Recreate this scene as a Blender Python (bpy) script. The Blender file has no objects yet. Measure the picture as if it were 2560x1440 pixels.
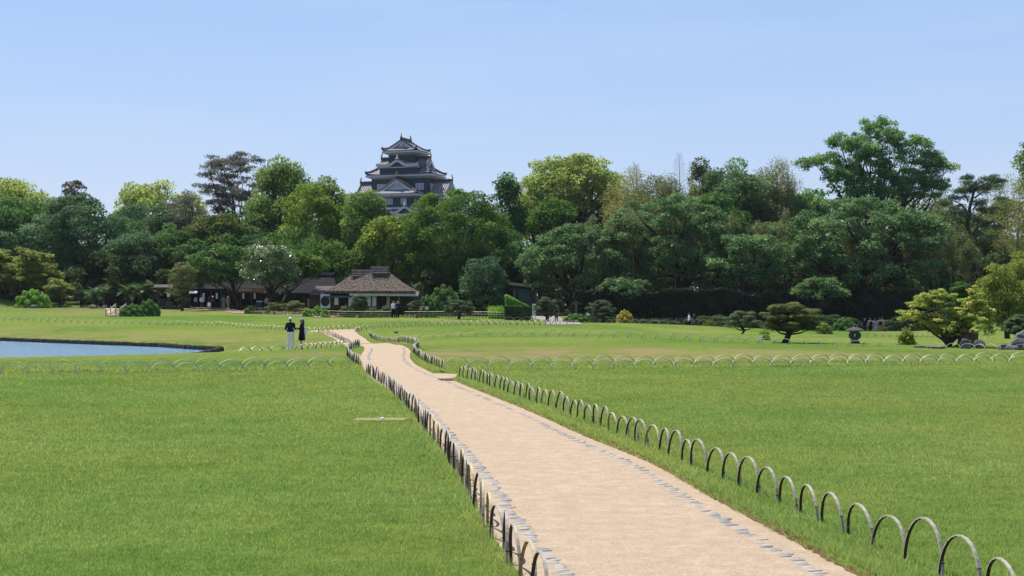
import bpy, bmesh, math, random
import numpy as np
from mathutils import Vector, Matrix

R = math.radians
random.seed(11)
rng = np.random.default_rng(11)
scene = bpy.context.scene
COL = scene.collection

# ---------------------------------------------------------------- camera, sky, sun, exposure
FPX, HY, CX, EYE = 3700.0, 765.0, 1280.0, 1.75     # focal length in photo pixels, horizon row, centre column, eye height
cam = bpy.data.cameras.new('camera')
cam.sensor_width = 36.0
cam.lens = FPX / 2560.0 * 36.0
cam.shift_y = (HY - 720.0) / 2560.0
cam.clip_start = 0.5
cam.clip_end = 20000
camo = bpy.data.objects.new('camera', cam)
COL.objects.link(camo)
camo.location = (0, 0, EYE)
camo.rotation_euler = (R(90), 0, 0)
scene.camera = camo

SUN_EL, SUN_AZ = R(61), R(-44)                      # high noon sun, ahead of the camera and to the left
sdir = Vector((math.sin(SUN_AZ) * math.cos(SUN_EL), math.cos(SUN_AZ) * math.cos(SUN_EL), math.sin(SUN_EL)))
world = bpy.data.worlds.new('World')
scene.world = world
world.use_nodes = True
wn = world.node_tree
wn.nodes.clear()
sky = wn.nodes.new('ShaderNodeTexSky')
sky.sky_type = 'NISHITA'
sky.sun_disc = False
sky.sun_elevation = SUN_EL
sky.sun_rotation = SUN_AZ
sky.air_density = 1.0
sky.dust_density = 0.6
sky.ozone_density = 4.0
bg = wn.nodes.new('ShaderNodeBackground')
bg.inputs['Strength'].default_value = 0.10
wout = wn.nodes.new('ShaderNodeOutputWorld')
# hazy spring sky: the Nishita sky drawn towards a pale lavender blue that deepens with height
tcw = wn.nodes.new('ShaderNodeTexCoord')
sep = wn.nodes.new('ShaderNodeSeparateXYZ')
wn.links.new(tcw.outputs['Generated'], sep.inputs[0])
grad = wn.nodes.new('ShaderNodeValToRGB')
grad.color_ramp.interpolation = 'B_SPLINE'
for i, (pos, c) in enumerate([(0.0, (.47, .505, .645)), (0.10, (.36, .46, .655)), (0.26, (.235, .40, .68)), (1.0, (.08, .19, .48))]):
    e = grad.color_ramp.elements[i] if i < 2 else grad.color_ramp.elements.new(pos)
    e.position = pos; e.color = (c[0], c[1], c[2], 1)
wn.links.new(sep.outputs['Z'], grad.inputs[0])
mpw = wn.nodes.new('ShaderNodeMapping'); mpw.inputs['Scale'].default_value = (2.0, 2.0, 16.0); mpw.inputs['Rotation'].default_value = (0, R(7), 0)
wn.links.new(tcw.outputs['Generated'], mpw.inputs[0])
cir = wn.nodes.new('ShaderNodeTexNoise'); cir.inputs['Scale'].default_value = 1.6; cir.inputs['Detail'].default_value = 6; cir.inputs['Roughness'].default_value = .6
wn.links.new(mpw.outputs[0], cir.inputs['Vector'])
cr = wn.nodes.new('ShaderNodeMapRange'); cr.inputs[1].default_value = .45; cr.inputs[2].default_value = .8; cr.inputs[3].default_value = 0; cr.inputs[4].default_value = .22
wn.links.new(cir.outputs[0], cr.inputs[0])
mixw = wn.nodes.new('ShaderNodeMix'); mixw.data_type = 'RGBA'; mixw.inputs[0].default_value = 0.8
wn.links.new(sky.outputs[0], mixw.inputs[6]); 
mulw = wn.nodes.new('ShaderNodeVectorMath'); mulw.operation = 'SCALE'; mulw.inputs['Scale'].default_value = 10.0
wn.links.new(grad.outputs[0], mulw.inputs[0]); wn.links.new(mulw.outputs[0], mixw.inputs[7])
mixc = wn.nodes.new('ShaderNodeMix'); mixc.data_type = 'RGBA'; mixc.inputs[7].default_value = (5.2, 5.6, 6.6, 1)
wn.links.new(cr.outputs[0], mixc.inputs[0]); wn.links.new(mixw.outputs[2], mixc.inputs[6])
wn.links.new(mixc.outputs[2], bg.inputs['Color'])
wn.links.new(bg.outputs[0], wout.inputs['Surface'])

sl = bpy.data.lights.new('sun', 'SUN')
sl.energy = 5.0
sl.angle = R(0.53)
sl.color = (1.0, 0.95, 0.87)
so = bpy.data.objects.new('sun', sl)
COL.objects.link(so)
so.rotation_euler = (-sdir).to_track_quat('-Z', 'Y').to_euler()

vs = scene.view_settings
vs.view_transform = 'Standard'
vs.look = 'None'
vs.exposure = 0.5
vs.gamma = 1.0
vs.use_curve_mapping = False
scene.render.engine = 'CYCLES'
scene.cycles.max_bounces = 6
scene.cycles.transparent_max_bounces = 8
scene.cycles.use_denoising = True

# ---------------------------------------------------------------- helpers
def X(px, Y): return (px - CX) * Y / FPX
def Z(py, Y): return EYE - (py - HY) * Y / FPX
def YF(py): return EYE * FPX / (py - HY)            # distance of a row of the flat near lawn

def sstep(a, b, x):
    t = np.clip((np.asarray(x, float) - a) / (b - a), 0, 1)
    return t * t * (3 - 2 * t)

def tag(o, label=None, cat=None, group=None, kind=None):
    if label: o['label'] = label
    if cat: o['category'] = cat
    if group: o['group'] = group
    if kind: o['kind'] = kind
    return o

def empty(name, loc, rz=0.0):
    o = bpy.data.objects.new(name, None)
    o.empty_display_size = 0.2
    COL.objects.link(o)
    o.location = loc
    o.rotation_euler = (0, 0, rz)
    return o

def link(name, me, parent=None, loc=None, rz=None):
    o = bpy.data.objects.new(name, me)
    COL.objects.link(o)
    if parent is not None: o.parent = parent
    if loc is not None: o.location = loc
    if rz is not None: o.rotation_euler = (0, 0, rz)
    return o

def copy_tree(o, parent=None):
    c = o.copy()
    COL.objects.link(c)
    c.parent = parent
    for ch in list(o.children): copy_tree(ch, c)
    return c

def np_mesh(name, verts, faces, mats, attrs=None, smooth=False, matidx=None):
    """mesh from numpy arrays; faces is (n,3) or (n,4); attrs: name -> per-face float"""
    verts = np.asarray(verts, np.float32)
    faces = np.asarray(faces, np.int32)
    n, k = faces.shape
    me = bpy.data.meshes.new(name)
    me.vertices.add(len(verts))
    me.vertices.foreach_set('co', verts.ravel())
    me.loops.add(n * k)
    me.loops.foreach_set('vertex_index', faces.ravel())
    me.polygons.add(n)
    me.polygons.foreach_set('loop_start', np.arange(0, n * k, k, dtype=np.int32))
    me.polygons.foreach_set('loop_total', np.full(n, k, np.int32))
    if smooth: me.polygons.foreach_set('use_smooth', np.ones(n, bool))
    if matidx is not None: me.polygons.foreach_set('material_index', np.asarray(matidx, np.int32))
    for m in (mats if isinstance(mats, (list, tuple)) else [mats]): me.materials.append(m)
    for an, av in (attrs or {}).items():
        dom = 'FACE' if len(av) == n else 'POINT'
        a = me.attributes.new(an, 'FLOAT', dom)
        a.data.foreach_set('value', np.asarray(av, np.float32))
    me.update(calc_edges=True)
    return me

class MB:
    """collects shapes into one mesh"""
    def __init__(s): s.v = []; s.f = []; s.m = []
    def add(s, vs, fs, m=0):
        b = len(s.v)
        s.v.extend([tuple(p) for p in vs])
        for f in fs: s.f.append(tuple(b + i for i in f)); s.m.append(m)
    def box(s, c, d, m=0, rz=0.0, rx=0.0, ry=0.0):
        M = Matrix.Translation(c) @ Matrix.Rotation(rz, 4, 'Z') @ Matrix.Rotation(ry, 4, 'Y') @ Matrix.Rotation(rx, 4, 'X')
        h = [x / 2 for x in d]
        vs = [M @ Vector((sx * h[0], sy * h[1], sz * h[2])) for sx in (-1, 1) for sy in (-1, 1) for sz in (-1, 1)]
        s.add(vs, [(0, 1, 3, 2), (4, 6, 7, 5), (0, 4, 5, 1), (2, 3, 7, 6), (0, 2, 6, 4), (1, 5, 7, 3)], m)
    def tube(s, pts, rad, n=8, m=0, cap=True, flat=1.0):
        pts = [Vector(p) for p in pts]
        rad = rad if isinstance(rad, (list, tuple)) else [rad] * len(pts)
        vs, fs = [], []
        up = Vector((0.13, 0.21, 1))
        for i, p in enumerate(pts):
            d = (pts[min(i + 1, len(pts) - 1)] - pts[max(i - 1, 0)]).normalized()
            u = d.cross(up)
            if u.length < 1e-4: u = d.cross(Vector((1, 0, 0)))
            u.normalize(); w = d.cross(u)
            for k in range(n):
                a = 2 * math.pi * k / n
                vs.append(p + (u * math.cos(a) + w * math.sin(a) * flat) * rad[i])
        for i in range(len(pts) - 1):
            for k in range(n):
                a, b = i * n + k, i * n + (k + 1) % n
                fs.append((a, b, b + n, a + n))
        if cap:
            fs.append(tuple(range(n - 1, -1, -1)))
            fs.append(tuple(range((len(pts) - 1) * n, len(pts) * n)))
        s.add(vs, fs, m)
    def lathe(s, prof, c=(0, 0, 0), n=16, m=0, sx=1.0, sy=1.0):
        vs, fs = [], []
        for r, z in prof:
            for k in range(n):
                a = 2 * math.pi * k / n
                vs.append((c[0] + r * sx * math.cos(a), c[1] + r * sy * math.sin(a), c[2] + z))
        for i in range(len(prof) - 1):
            for k in range(n):
                a, b = i * n + k, i * n + (k + 1) % n
                fs.append((a, b, b + n, a + n))
        fs.append(tuple(range(n - 1, -1, -1)))
        fs.append(tuple(range((len(prof) - 1) * n, len(prof) * n)))
        s.add(vs, fs, m)
    def sweep(s, pts, wid, thick, normal_out, m=0):
        """flat band along pts; wid along normal_out"""
        vs, fs = [], []
        pts = [Vector(p) for p in pts]
        for i, p in enumerate(pts):
            d = (pts[min(i + 1, len(pts) - 1)] - pts[max(i - 1, 0)]).normalized()
            o = Vector(normal_out).normalized()
            q = d.cross(o).normalized()
            for a, b in ((-1, -1), (1, -1), (1, 1), (-1, 1)):
                vs.append(p + o * (a * wid / 2) + q * (b * thick / 2))
        for i in range(len(pts) - 1):
            for k in range(4):
                a, b = i * 4 + k, i * 4 + (k + 1) % 4
                fs.append((a, b, b + 4, a + 4))
        fs.append((3, 2, 1, 0)); e = (len(pts) - 1) * 4
        fs.append((e, e + 1, e + 2, e + 3))
        s.add(vs, fs, m)
    def mesh(s, name, mats, smooth=False):
        me = bpy.data.meshes.new(name)
        me.from_pydata(s.v, [], s.f)
        for m in (mats if isinstance(mats, (list, tuple)) else [mats]): me.materials.append(m)
        me.polygons.foreach_set('material_index', s.m)
        bm = bmesh.new(); bm.from_mesh(me)
        bmesh.ops.recalc_face_normals(bm, faces=bm.faces)
        bm.to_mesh(me); bm.free()
        if smooth: me.polygons.foreach_set('use_smooth', [True] * len(me.polygons))
        me.update()
        return me
    def build(s, name, mats, parent=None, loc=None, smooth=False, rz=None):
        return link(name, s.mesh(name, mats, smooth), parent, loc, rz)

# ---------------------------------------------------------------- materials
def new_mat(name):
    m = bpy.data.materials.new(name)
    m.use_nodes = True
    nt = m.node_tree
    nt.nodes.clear()
    out = nt.nodes.new('ShaderNodeOutputMaterial')
    return m, nt, out

def N(nt, t, **kw):
    n = nt.nodes.new(t)
    for k, v in kw.items():
        if k in n.inputs.keys(): n.inputs[k].default_value = v
        else: setattr(n, k, v)
    return n

def rgb(c): return (c[0], c[1], c[2], 1.0)

def mix_rgb(nt, fac, a, b):
    n = nt.nodes.new('ShaderNodeMix'); n.data_type = 'RGBA'
    for i, v in ((0, fac), (6, a), (7, b)):
        if hasattr(v, 'is_linked') or hasattr(v, 'links'): nt.links.new(v, n.inputs[i])
        else: n.inputs[i].default_value = v if i == 0 else rgb(v)
    return n.outputs[2]

def ramp(nt, val, lo, hi):
    n = N(nt, 'ShaderNodeMapRange')
    nt.links.new(val, n.inputs[0])
    n.inputs[1].default_value = lo; n.inputs[2].default_value = hi
    n.interpolation_type = 'SMOOTHSTEP'
    return n.outputs[0]

def noise(nt, scale, detail=4, rough=0.55, coord='Object', vec_scale=None):
    tc = N(nt, 'ShaderNodeTexCoord')
    src = tc.outputs[coord]
    if vec_scale:
        mp = N(nt, 'ShaderNodeMapping'); mp.inputs['Scale'].default_value = vec_scale
        nt.links.new(src, mp.inputs[0]); src = mp.outputs[0]
    n = N(nt, 'ShaderNodeTexNoise')
    n.inputs['Scale'].default_value = scale; n.inputs['Detail'].default_value = detail; n.inputs['Roughness'].default_value = rough
    nt.links.new(src, n.inputs['Vector'])
    return n.outputs[0]

def surf(name, c1, c2, scale=6.0, rough=0.8, bump=0.3, bscale=None, spec=0.3, vec_scale=None, lo=0.3, hi=0.7, metal=0.0, dist=0.02):
    """two-tone noise material with fine relief"""
    m, nt, out = new_mat(name)
    p = N(nt, 'ShaderNodeBsdfPrincipled')
    p.inputs['Roughness'].default_value = rough
    p.inputs['Specular IOR Level'].default_value = spec
    p.inputs['Metallic'].default_value = metal
    f = ramp(nt, noise(nt, scale, vec_scale=vec_scale), lo, hi)
    nt.links.new(mix_rgb(nt, f, c1, c2), p.inputs['Base Color'])
    if bump:
        b = N(nt, 'ShaderNodeBump'); b.inputs['Strength'].default_value = bump; b.inputs['Distance'].default_value = dist
        nt.links.new(noise(nt, bscale or scale * 4, vec_scale=vec_scale), b.inputs['Height'])
        nt.links.new(b.outputs[0], p.inputs['Normal'])
    nt.links.new(p.outputs[0], out.inputs[0])
    return m

def leaf_mat(name, c1, c2, c3=None, trans=0.35, rough=0.6, spec=0.12, gain=1.95):
    """leaf material: colour from the per-leaf attribute v, light passes through"""
    m, nt, out = new_mat(name)
    c1, c2, c3 = [tuple(min(.8, q * gain) for q in c) if c else None for c in (c1, c2, c3)]
    at = N(nt, 'ShaderNodeAttribute', attribute_name='v')
    col = mix_rgb(nt, ramp(nt, at.outputs['Fac'], 0.1, 0.75), c1, c2)
    if c3: col = mix_rgb(nt, ramp(nt, at.outputs['Fac'], 0.7, 1.0), col, c3)
    p = N(nt, 'ShaderNodeBsdfPrincipled')
    p.inputs['Roughness'].default_value = rough
    p.inputs['Specular IOR Level'].default_value = spec
    nt.links.new(col, p.inputs['Base Color'])
    t = N(nt, 'ShaderNodeBsdfTranslucent')
    nt.links.new(col, t.inputs['Color'])
    mx = N(nt, 'ShaderNodeMixShader'); mx.inputs[0].default_value = min(.6, trans + .1)
    nt.links.new(p.outputs[0], mx.inputs[1]); nt.links.new(t.outputs[0], mx.inputs[2])
    nt.links.new(mx.outputs[0], out.inputs[0])
    return m

def lawn_mat():
    m, nt, out = new_mat('lawn')
    p = N(nt, 'ShaderNodeBsdfPrincipled')
    p.inputs['Roughness'].default_value = 1.0
    p.inputs['Specular IOR Level'].default_value = 0.0
    big = ramp(nt, noise(nt, 0.05, 3), 0.35, 0.65)
    mid = ramp(nt, noise(nt, 0.9, 6, 0.7, vec_scale=(0.55, 1.0, 1)), 0.3, 0.7)
    fine = ramp(nt, noise(nt, 3.2, 6, 0.78), 0.30, 0.70)
    col = mix_rgb(nt, mid, (0.072, 0.138, 0.024), (0.134, 0.192, 0.042))
    col = mix_rgb(nt, big, col, (0.172, 0.206, 0.052))
    fn = mix_rgb(nt, fine, (0.66, 0.70, 0.64), (1.26, 1.22, 1.2))
    mul = nt.nodes.new('ShaderNodeMix'); mul.data_type = 'RGBA'; mul.blend_type = 'MULTIPLY'; mul.inputs[0].default_value = 1.0
    nt.links.new(col, mul.inputs[6]); nt.links.new(fn, mul.inputs[7])
    col = mul.outputs[2]
    dry = N(nt, 'ShaderNodeAttribute', attribute_name='dry')
    dn = N(nt, 'ShaderNodeMath', operation='MULTIPLY')
    nt.links.new(dry.outputs['Fac'], dn.inputs[0]); nt.links.new(ramp(nt, noise(nt, 0.45, 6, 0.7, vec_scale=(1, 0.55, 1)), 0.36, 0.62), dn.inputs[1])
    col = mix_rgb(nt, dn.outputs[0], col, (0.235, 0.185, 0.085))
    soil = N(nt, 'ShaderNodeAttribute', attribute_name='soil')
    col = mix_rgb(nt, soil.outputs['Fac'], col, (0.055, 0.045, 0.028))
    nt.links.new(col, p.inputs['Base Color'])
    b = N(nt, 'ShaderNodeBump'); b.inputs['Strength'].default_value = 0.8; b.inputs['Distance'].default_value = 0.16
    nt.links.new(noise(nt, 2.6, 7, 0.75), b.inputs['Height'])
    nt.links.new(b.outputs[0], p.inputs['Normal'])
    nt.links.new(p.outputs[0], out.inputs[0])
    return m

def sand_mat():
    m, nt, out = new_mat('sand')
    p = N(nt, 'ShaderNodeBsdfPrincipled')
    p.inputs['Roughness'].default_value = 0.95
    p.inputs['Specular IOR Level'].default_value = 0.1
    a = ramp(nt, noise(nt, 0.9, 5, 0.6), 0.3, 0.7)
    b_ = ramp(nt, noise(nt, 60.0, 4, 0.75), 0.25, 0.7)
    c = ramp(nt, noise(nt, 5.0, 6, 0.7), 0.35, 0.68)
    col = mix_rgb(nt, a, (0.435, 0.330, 0.228), (0.480, 0.370, 0.262))
    col = mix_rgb(nt, c, (0.385, 0.288, 0.196), col)
    fn = mix_rgb(nt, b_, (0.68, 0.66, 0.64), (1.12, 1.12, 1.12))
    mul = nt.nodes.new('ShaderNodeMix'); mul.data_type = 'RGBA'; mul.blend_type = 'MULTIPLY'; mul.inputs[0].default_value = 1.0
    nt.links.new(col, mul.inputs[6]); nt.links.new(fn, mul.inputs[7])
    nt.links.new(mul.outputs[2], p.inputs['Base Color'])
    b = N(nt, 'ShaderNodeBump'); b.inputs['Strength'].default_value = 0.5; b.inputs['Distance'].default_value = 0.02
    hs = N(nt, 'ShaderNodeMath', operation='MULTIPLY_ADD'); hs.inputs[1].default_value = 2.2
    nt.links.new(noise(nt, 3.5, 3, 0.6), hs.inputs[0]); nt.links.new(noise(nt, 75.0, 4, 0.75), hs.inputs[2])
    nt.links.new(hs.outputs[0], b.inputs['Height'])
    nt.links.new(b.outputs[0], p.inputs['Normal'])
    nt.links.new(p.outputs[0], out.inputs[0])
    return m

def water_mat():
    m, nt, out = new_mat('pond_water')
    p = N(nt, 'ShaderNodeBsdfPrincipled')
    p.inputs['Base Color'].default_value = (0.09, 0.18, 0.245, 1)
    p.inputs['Roughness'].default_value = 0.22
    p.inputs['IOR'].default_value = 1.33
    b = N(nt, 'ShaderNodeBump'); b.inputs['Strength'].default_value = 1.0; b.inputs['Distance'].default_value = 0.16
    nt.links.new(noise(nt, 2.2, 5, 0.65, vec_scale=(0.7, 1.5, 1)), b.inputs['Height'])
    nt.links.new(b.outputs[0], p.inputs['Normal'])
    nt.links.new(p.outputs[0], out.inputs[0])
    return m

M = dict(
    lawn=lawn_mat(), sand=sand_mat(), water=water_mat(),
    soil=surf('turf_soil', (0.17, 0.085, 0.04), (0.09, 0.06, 0.03), 30, 0.95, 0.8, 60),
    cobble=surf('cobble', (0.225, 0.212, 0.20), (0.31, 0.27, 0.225), 7, 0.7, 0.3, 40),
    cobble2=surf('cobble_tan', (0.40, 0.33, 0.25), (0.27, 0.25, 0.235), 7, 0.75, 0.3, 40),
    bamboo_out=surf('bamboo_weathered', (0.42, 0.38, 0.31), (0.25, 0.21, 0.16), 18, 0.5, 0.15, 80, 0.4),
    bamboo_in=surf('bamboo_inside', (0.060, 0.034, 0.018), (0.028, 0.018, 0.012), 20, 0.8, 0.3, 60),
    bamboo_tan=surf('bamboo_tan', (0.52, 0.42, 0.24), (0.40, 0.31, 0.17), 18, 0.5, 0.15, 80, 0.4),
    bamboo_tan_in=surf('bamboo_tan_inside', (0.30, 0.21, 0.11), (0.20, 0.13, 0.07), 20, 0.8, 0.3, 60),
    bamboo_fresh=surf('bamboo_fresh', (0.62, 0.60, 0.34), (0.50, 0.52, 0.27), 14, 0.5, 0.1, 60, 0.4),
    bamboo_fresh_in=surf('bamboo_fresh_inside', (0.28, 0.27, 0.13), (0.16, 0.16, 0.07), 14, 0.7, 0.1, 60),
    node=surf('bamboo_node', (0.10, 0.085, 0.065), (0.05, 0.04, 0.03), 30, 0.8, 0.0),
    bark=surf('bark', (0.060, 0.046, 0.034), (0.030, 0.024, 0.019), 3, 0.95, 0.9, 9, 0.1, (1, 1, 0.3), dist=0.08),
    bark_pale=surf('bark_pale', (0.20, 0.165, 0.125), (0.12, 0.095, 0.07), 3, 0.95, 0.7, 9, 0.1, (1, 1, 0.3), dist=0.05),
    bark_red=surf('bark_red_pine', (0.115, 0.070, 0.046), (0.060, 0.042, 0.032), 3, 0.95, 0.9, 9, 0.1, (1, 1, 0.4), dist=0.06),
    culm=surf('bamboo_culm', (0.085, 0.115, 0.045), (0.14, 0.145, 0.07), 2, 0.5, 0.1, 8),
    twig_pale=surf('twig_pale', (0.42, 0.36, 0.29), (0.34, 0.29, 0.22), 3, 0.9, 0.0),
    plaster=surf('white_plaster', (0.56, 0.58, 0.59), (0.48, 0.50, 0.51), 0.8, 0.85, 0.1, 8, 0.2),
    black_board=surf('black_lacquer_board', (0.013, 0.020, 0.031), (0.022, 0.032, 0.047), 2, 0.55, 0.3, 5, 0.4, (6, 6, 0.2)),
    gold=surf('gilt', (0.62, 0.42, 0.12), (0.45, 0.30, 0.09), 3, 0.4, 0.1, 10, 0.5, metal=0.6),
    ridge_tile=surf('ridge_tile', (0.100, 0.062, 0.058), (0.060, 0.045, 0.048), 2, 0.7, 0.3, 12),
    castle_stone=surf('castle_stone', (0.30, 0.28, 0.25), (0.18, 0.17, 0.16), 0.6, 0.9, 0.8, 1.2, dist=0.3),
    thatch=surf('thatch', (0.050, 0.038, 0.029), (0.225, 0.178, 0.138), 4.5, 0.95, 1.0, 5, 0.05, (1.2, 1.2, 2.2), lo=.36, hi=.64, dist=0.3),
    thatch_shaded=surf('thatch_shaded', (0.016, 0.016, 0.018), (0.030, 0.028, 0.028), 3, 0.95, 0.8, 8, 0.1, dist=0.1),  # tree shade over the roofs painted in as a near-black tone
    bark_roof=surf('bark_roof', (0.19, 0.16, 0.14), (0.085, 0.072, 0.064), 5, 0.9, 0.6, 14, 0.1),
    wood_dark=surf('dark_wood', (0.036, 0.026, 0.020), (0.060, 0.042, 0.032), 3, 0.8, 0.4, 10, 0.2, (3, 3, 0.4)),
    wood_mid=surf('brown_wood', (0.14, 0.080, 0.045), (0.090, 0.055, 0.034), 3, 0.8, 0.3, 10, 0.2, (3, 3, 0.4)),
    wood_pale=surf('pale_board', (0.52, 0.42, 0.31), (0.44, 0.35, 0.26), 3, 0.8, 0.2, 10, 0.2),
    wood_grey=surf('grey_wood', (0.12, 0.125, 0.12), (0.085, 0.09, 0.085), 3, 0.85, 0.2, 10, 0.2),
    copper=surf('orange_board', (0.36, 0.185, 0.085), (0.26, 0.13, 0.06), 3, 0.7, 0.2, 10, 0.2),
    slate=surf('blue_grey_roofing', (0.060, 0.072, 0.085), (0.090, 0.10, 0.11), 2, 0.8, 0.3, 10),
    paper=surf('shoji_paper', (0.70, 0.71, 0.70), (0.62, 0.63, 0.63), 1, 0.9, 0.0),
    green_paint=surf('green_paint', (0.014, 0.055, 0.042), (0.012, 0.042, 0.034), 2, 0.5, 0.0),
    white_paint=surf('white_paint', (0.78, 0.78, 0.76), (0.70, 0.70, 0.68), 2, 0.5, 0.0),
    red_paint=surf('faded_red_paint', (0.62, 0.26, 0.20), (0.50, 0.20, 0.15), 2, 0.6, 0.0),
    cream=surf('cream_board', (0.62, 0.52, 0.38), (0.55, 0.46, 0.34), 2, 0.7, 0.0),
    parasol=surf('vermilion_canvas', (0.70, 0.17, 0.09), (0.60, 0.14, 0.08), 2, 0.7, 0.0),
    gravel=surf('shaded_gravel', (0.21, 0.19, 0.17), (0.29, 0.255, 0.22), 3, 0.95, 0.5, 30, 0.1),
    granite=surf('weathered_granite', (0.050, 0.048, 0.046), (0.095, 0.090, 0.083), 6, 0.9, 0.7, 25, dist=0.03),
    rock=surf('garden_rock', (0.075, 0.073, 0.075), (0.17, 0.165, 0.165), 2.2, 0.85, 0.9, 7, dist=0.08),
    log=surf('pond_log', (0.030, 0.024, 0.018), (0.060, 0.050, 0.036), 4, 0.95, 0.8, 14),
    skin=surf('skin', (0.50, 0.31, 0.22), (0.46, 0.28, 0.20), 5, 0.5, 0.0),
    hair=surf('black_hair', (0.012, 0.010, 0.010), (0.022, 0.018, 0.016), 20, 0.5, 0.2, 80),
)
# cloth colours
def cloth(n, c, d=0.8): return surf('cloth_' + n, c, tuple(x * d for x in c), 9, 0.9, 0.25, 30, 0.1, dist=0.01)
CL = dict(navy=cloth('navy', (0.012, 0.014, 0.028)), black=cloth('black', (0.012, 0.012, 0.015)), white=cloth('white', (0.75, 0.76, 0.78), 0.92),
          paleblue=cloth('pale_blue', (0.50, 0.56, 0.66)), denim=cloth('denim', (0.05, 0.085, 0.16)), pink=cloth('pink', (0.62, 0.42, 0.42)),
          beige=cloth('beige', (0.42, 0.32, 0.23)), khaki=cloth('khaki', (0.33, 0.25, 0.14)), ochre=cloth('ochre', (0.45, 0.28, 0.11)),
          red=cloth('red_pattern', (0.32, 0.12, 0.12)), grey=cloth('grey', (0.30, 0.31, 0.33)), teal=cloth('teal', (0.08, 0.24, 0.25)),
          capblue=cloth('cap_blue', (0.30, 0.37, 0.50), 0.75))

# ---------------------------------------------------------------- the lie of the land
CTRL = [  # photo column, distance, height
    (0, 50, 0), (450, 57, 0), (740, 60, 0), (870, 57, 0), (300, 53, 0), (600, 58, 0), (950, 60, 0), (1000, 75, 0), (900, 75, 0), (860, 88, 0.02),
    (840, 96, 0.05), (810, 105, 0.08), (780, 108, 0.08), (740, 80, -.80), (650, 76, -.75), (600, 92, -.5), (740, 90, -.45), (815, 78, -.28), (560, 80, -.9),
    (0, 135, .40), (240, 130, .28), (480, 125, .16), (650, 114, .08), (-400, 140, .8),
    (100, 175, 1.5), (300, 150, .72), (0, 190, 2.3), (-120, 185, 3.6), (0, 200, 3.6), (-300, 180, 4.0), (120, 190, 2.0), (250, 170, 1.45),
    (570, 188, 1.42), (450, 185, 1.42), (600, 175, 1.25), (690, 165, .85), (500, 155, .9), (700, 140, .55), (380, 165, 1.2),
    (950, 150, .53), (950, 165, .60), (950, 185, .7), (1150, 145, .55), (1290, 150, .42), (1400, 155, .35), (1400, 125, .38), (1440, 112, .32),
    (1000, 103, .30), (1000, 125, .55), (1200, 108, .32), (1200, 125, .5), (900, 92, .08), (900, 125, .5), (820, 140, .6),
    (1500, 130, .24), (1800, 120, -.23), (1650, 126, .03), (1880, 106, -.46), (1860, 112, -.40), (1500, 150, -.25), (1725, 157, -.75), (2190, 157, -1.25), (1950, 150, -1.0),
    (2000, 122, -.74), (2200, 120, -.85), (2400, 115, -.9), (2600, 110, -.9), (1962, 80, -.24), (2137, 80, -.28), (2375, 75, -.28), (2560, 72, -.42), (2266, 78, -.3),
    (1500, 82, .05), (1300, 82, .09), (1300, 65, 0.0), (1700, 65, 0.0), (1700, 85, -.03), (2000, 62, -.05), (2400, 60, -.1), (1100, 65, 0.02), (1200, 92, .2), (1500, 100, .2), (1750, 100, -.1),
    (1600, 166, 0.0), (1700, 175, 1.3), (2000, 166, -.4), (2000, 176, 1.2), (2250, 166, -.6), (2250, 178, 1.0), (1450, 168, .6), (2450, 150, -.6), (2600, 170, .2),
    (1280, 215, 1.0), (400, 230, 1.6), (2200, 220, 1.0), (1280, 280, 0.5), (0, 260, 1.0), (2560, 260, .5),
]
_cx = np.array([X(a, b) for a, b, c in CTRL]); _cy = np.array([b for a, b, c in CTRL], float); _cz = np.array([c for a, b, c in CTRL], float)
WATER_Z = -0.90
POND = np.array([(-150, 122), (-70, 120), (-39.0, 112.7), (-30.0, 103), (-22.6, 95.4), (-20.2, 91.4), (-17.2, 87.3), (-16.6, 83), (-16.2, 76), (-16.8, 71), (-18.5, 66), (-22.5, 61.5),
                 (-29, 59), (-60, 57), (-150, 57)], float)

def poly_sd(px, py, poly):
    """signed distance to a polygon (negative inside), arrays in, array out"""
    px = np.asarray(px, float).ravel(); py = np.asarray(py, float).ravel()
    d = np.full(px.shape, 1e9); inside = np.zeros(px.shape, bool)
    n = len(poly)
    for i in range(n):
        ax, ay = poly[i]; bx, by = poly[(i + 1) % n]
        ex, ey = bx - ax, by - ay
        t = np.clip(((px - ax) * ex + (py - ay) * ey) / (ex * ex + ey * ey + 1e-12), 0, 1)
        d = np.minimum(d, np.hypot(px - ax - t * ex, py - ay - t * ey))
        c = ((ay > py) != (by > py)) & (px < (bx - ax) * (py - ay) / ((by - ay) if by != ay else 1e-9) + ax)
        inside ^= c
    return np.where(inside, -d, d)

def ground(x, y):
    x = np.atleast_1d(np.asarray(x, float)); y = np.atleast_1d(np.asarray(y, float))
    sh = x.shape; x = x.ravel(); y = y.ravel()
    z = np.zeros(len(x))
    for s in range(0, len(x), 20000):
        xs, ys = x[s:s + 20000, None], y[s:s + 20000, None]
        w = 1.0 / ((xs - _cx) ** 2 + (ys - _cy) ** 2 + 9.0) ** 1.9
        z[s:s + 20000] = (w * _cz).sum(1) / w.sum(1)
    z *= sstep(44, 58, y)
    z *= 1 - sstep(300, 420, y)
    d = poly_sd(x, y, POND)
    L = np.where(y < 84, 13.0, 20.0)
    t = sstep(0, 1, d / L)
    zo = -0.60 * (1 - t) + z * t
    d2 = d - 1.1
    zi = -0.60 - 1.1 * np.clip(-d2 / 0.9, 0, 1)
    near = sstep(43, 47, y)
    z = np.where(d2 > 0, z * (1 - near) + zo * near, zi)
    return z.reshape(sh)

def gz(x, y): return float(ground(x, y)[0])

def axis(parts):
    out = []
    for a, b, st in parts: out.extend(np.arange(a, b, st))
    out.append(parts[-1][1])
    return np.array(out)

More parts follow.
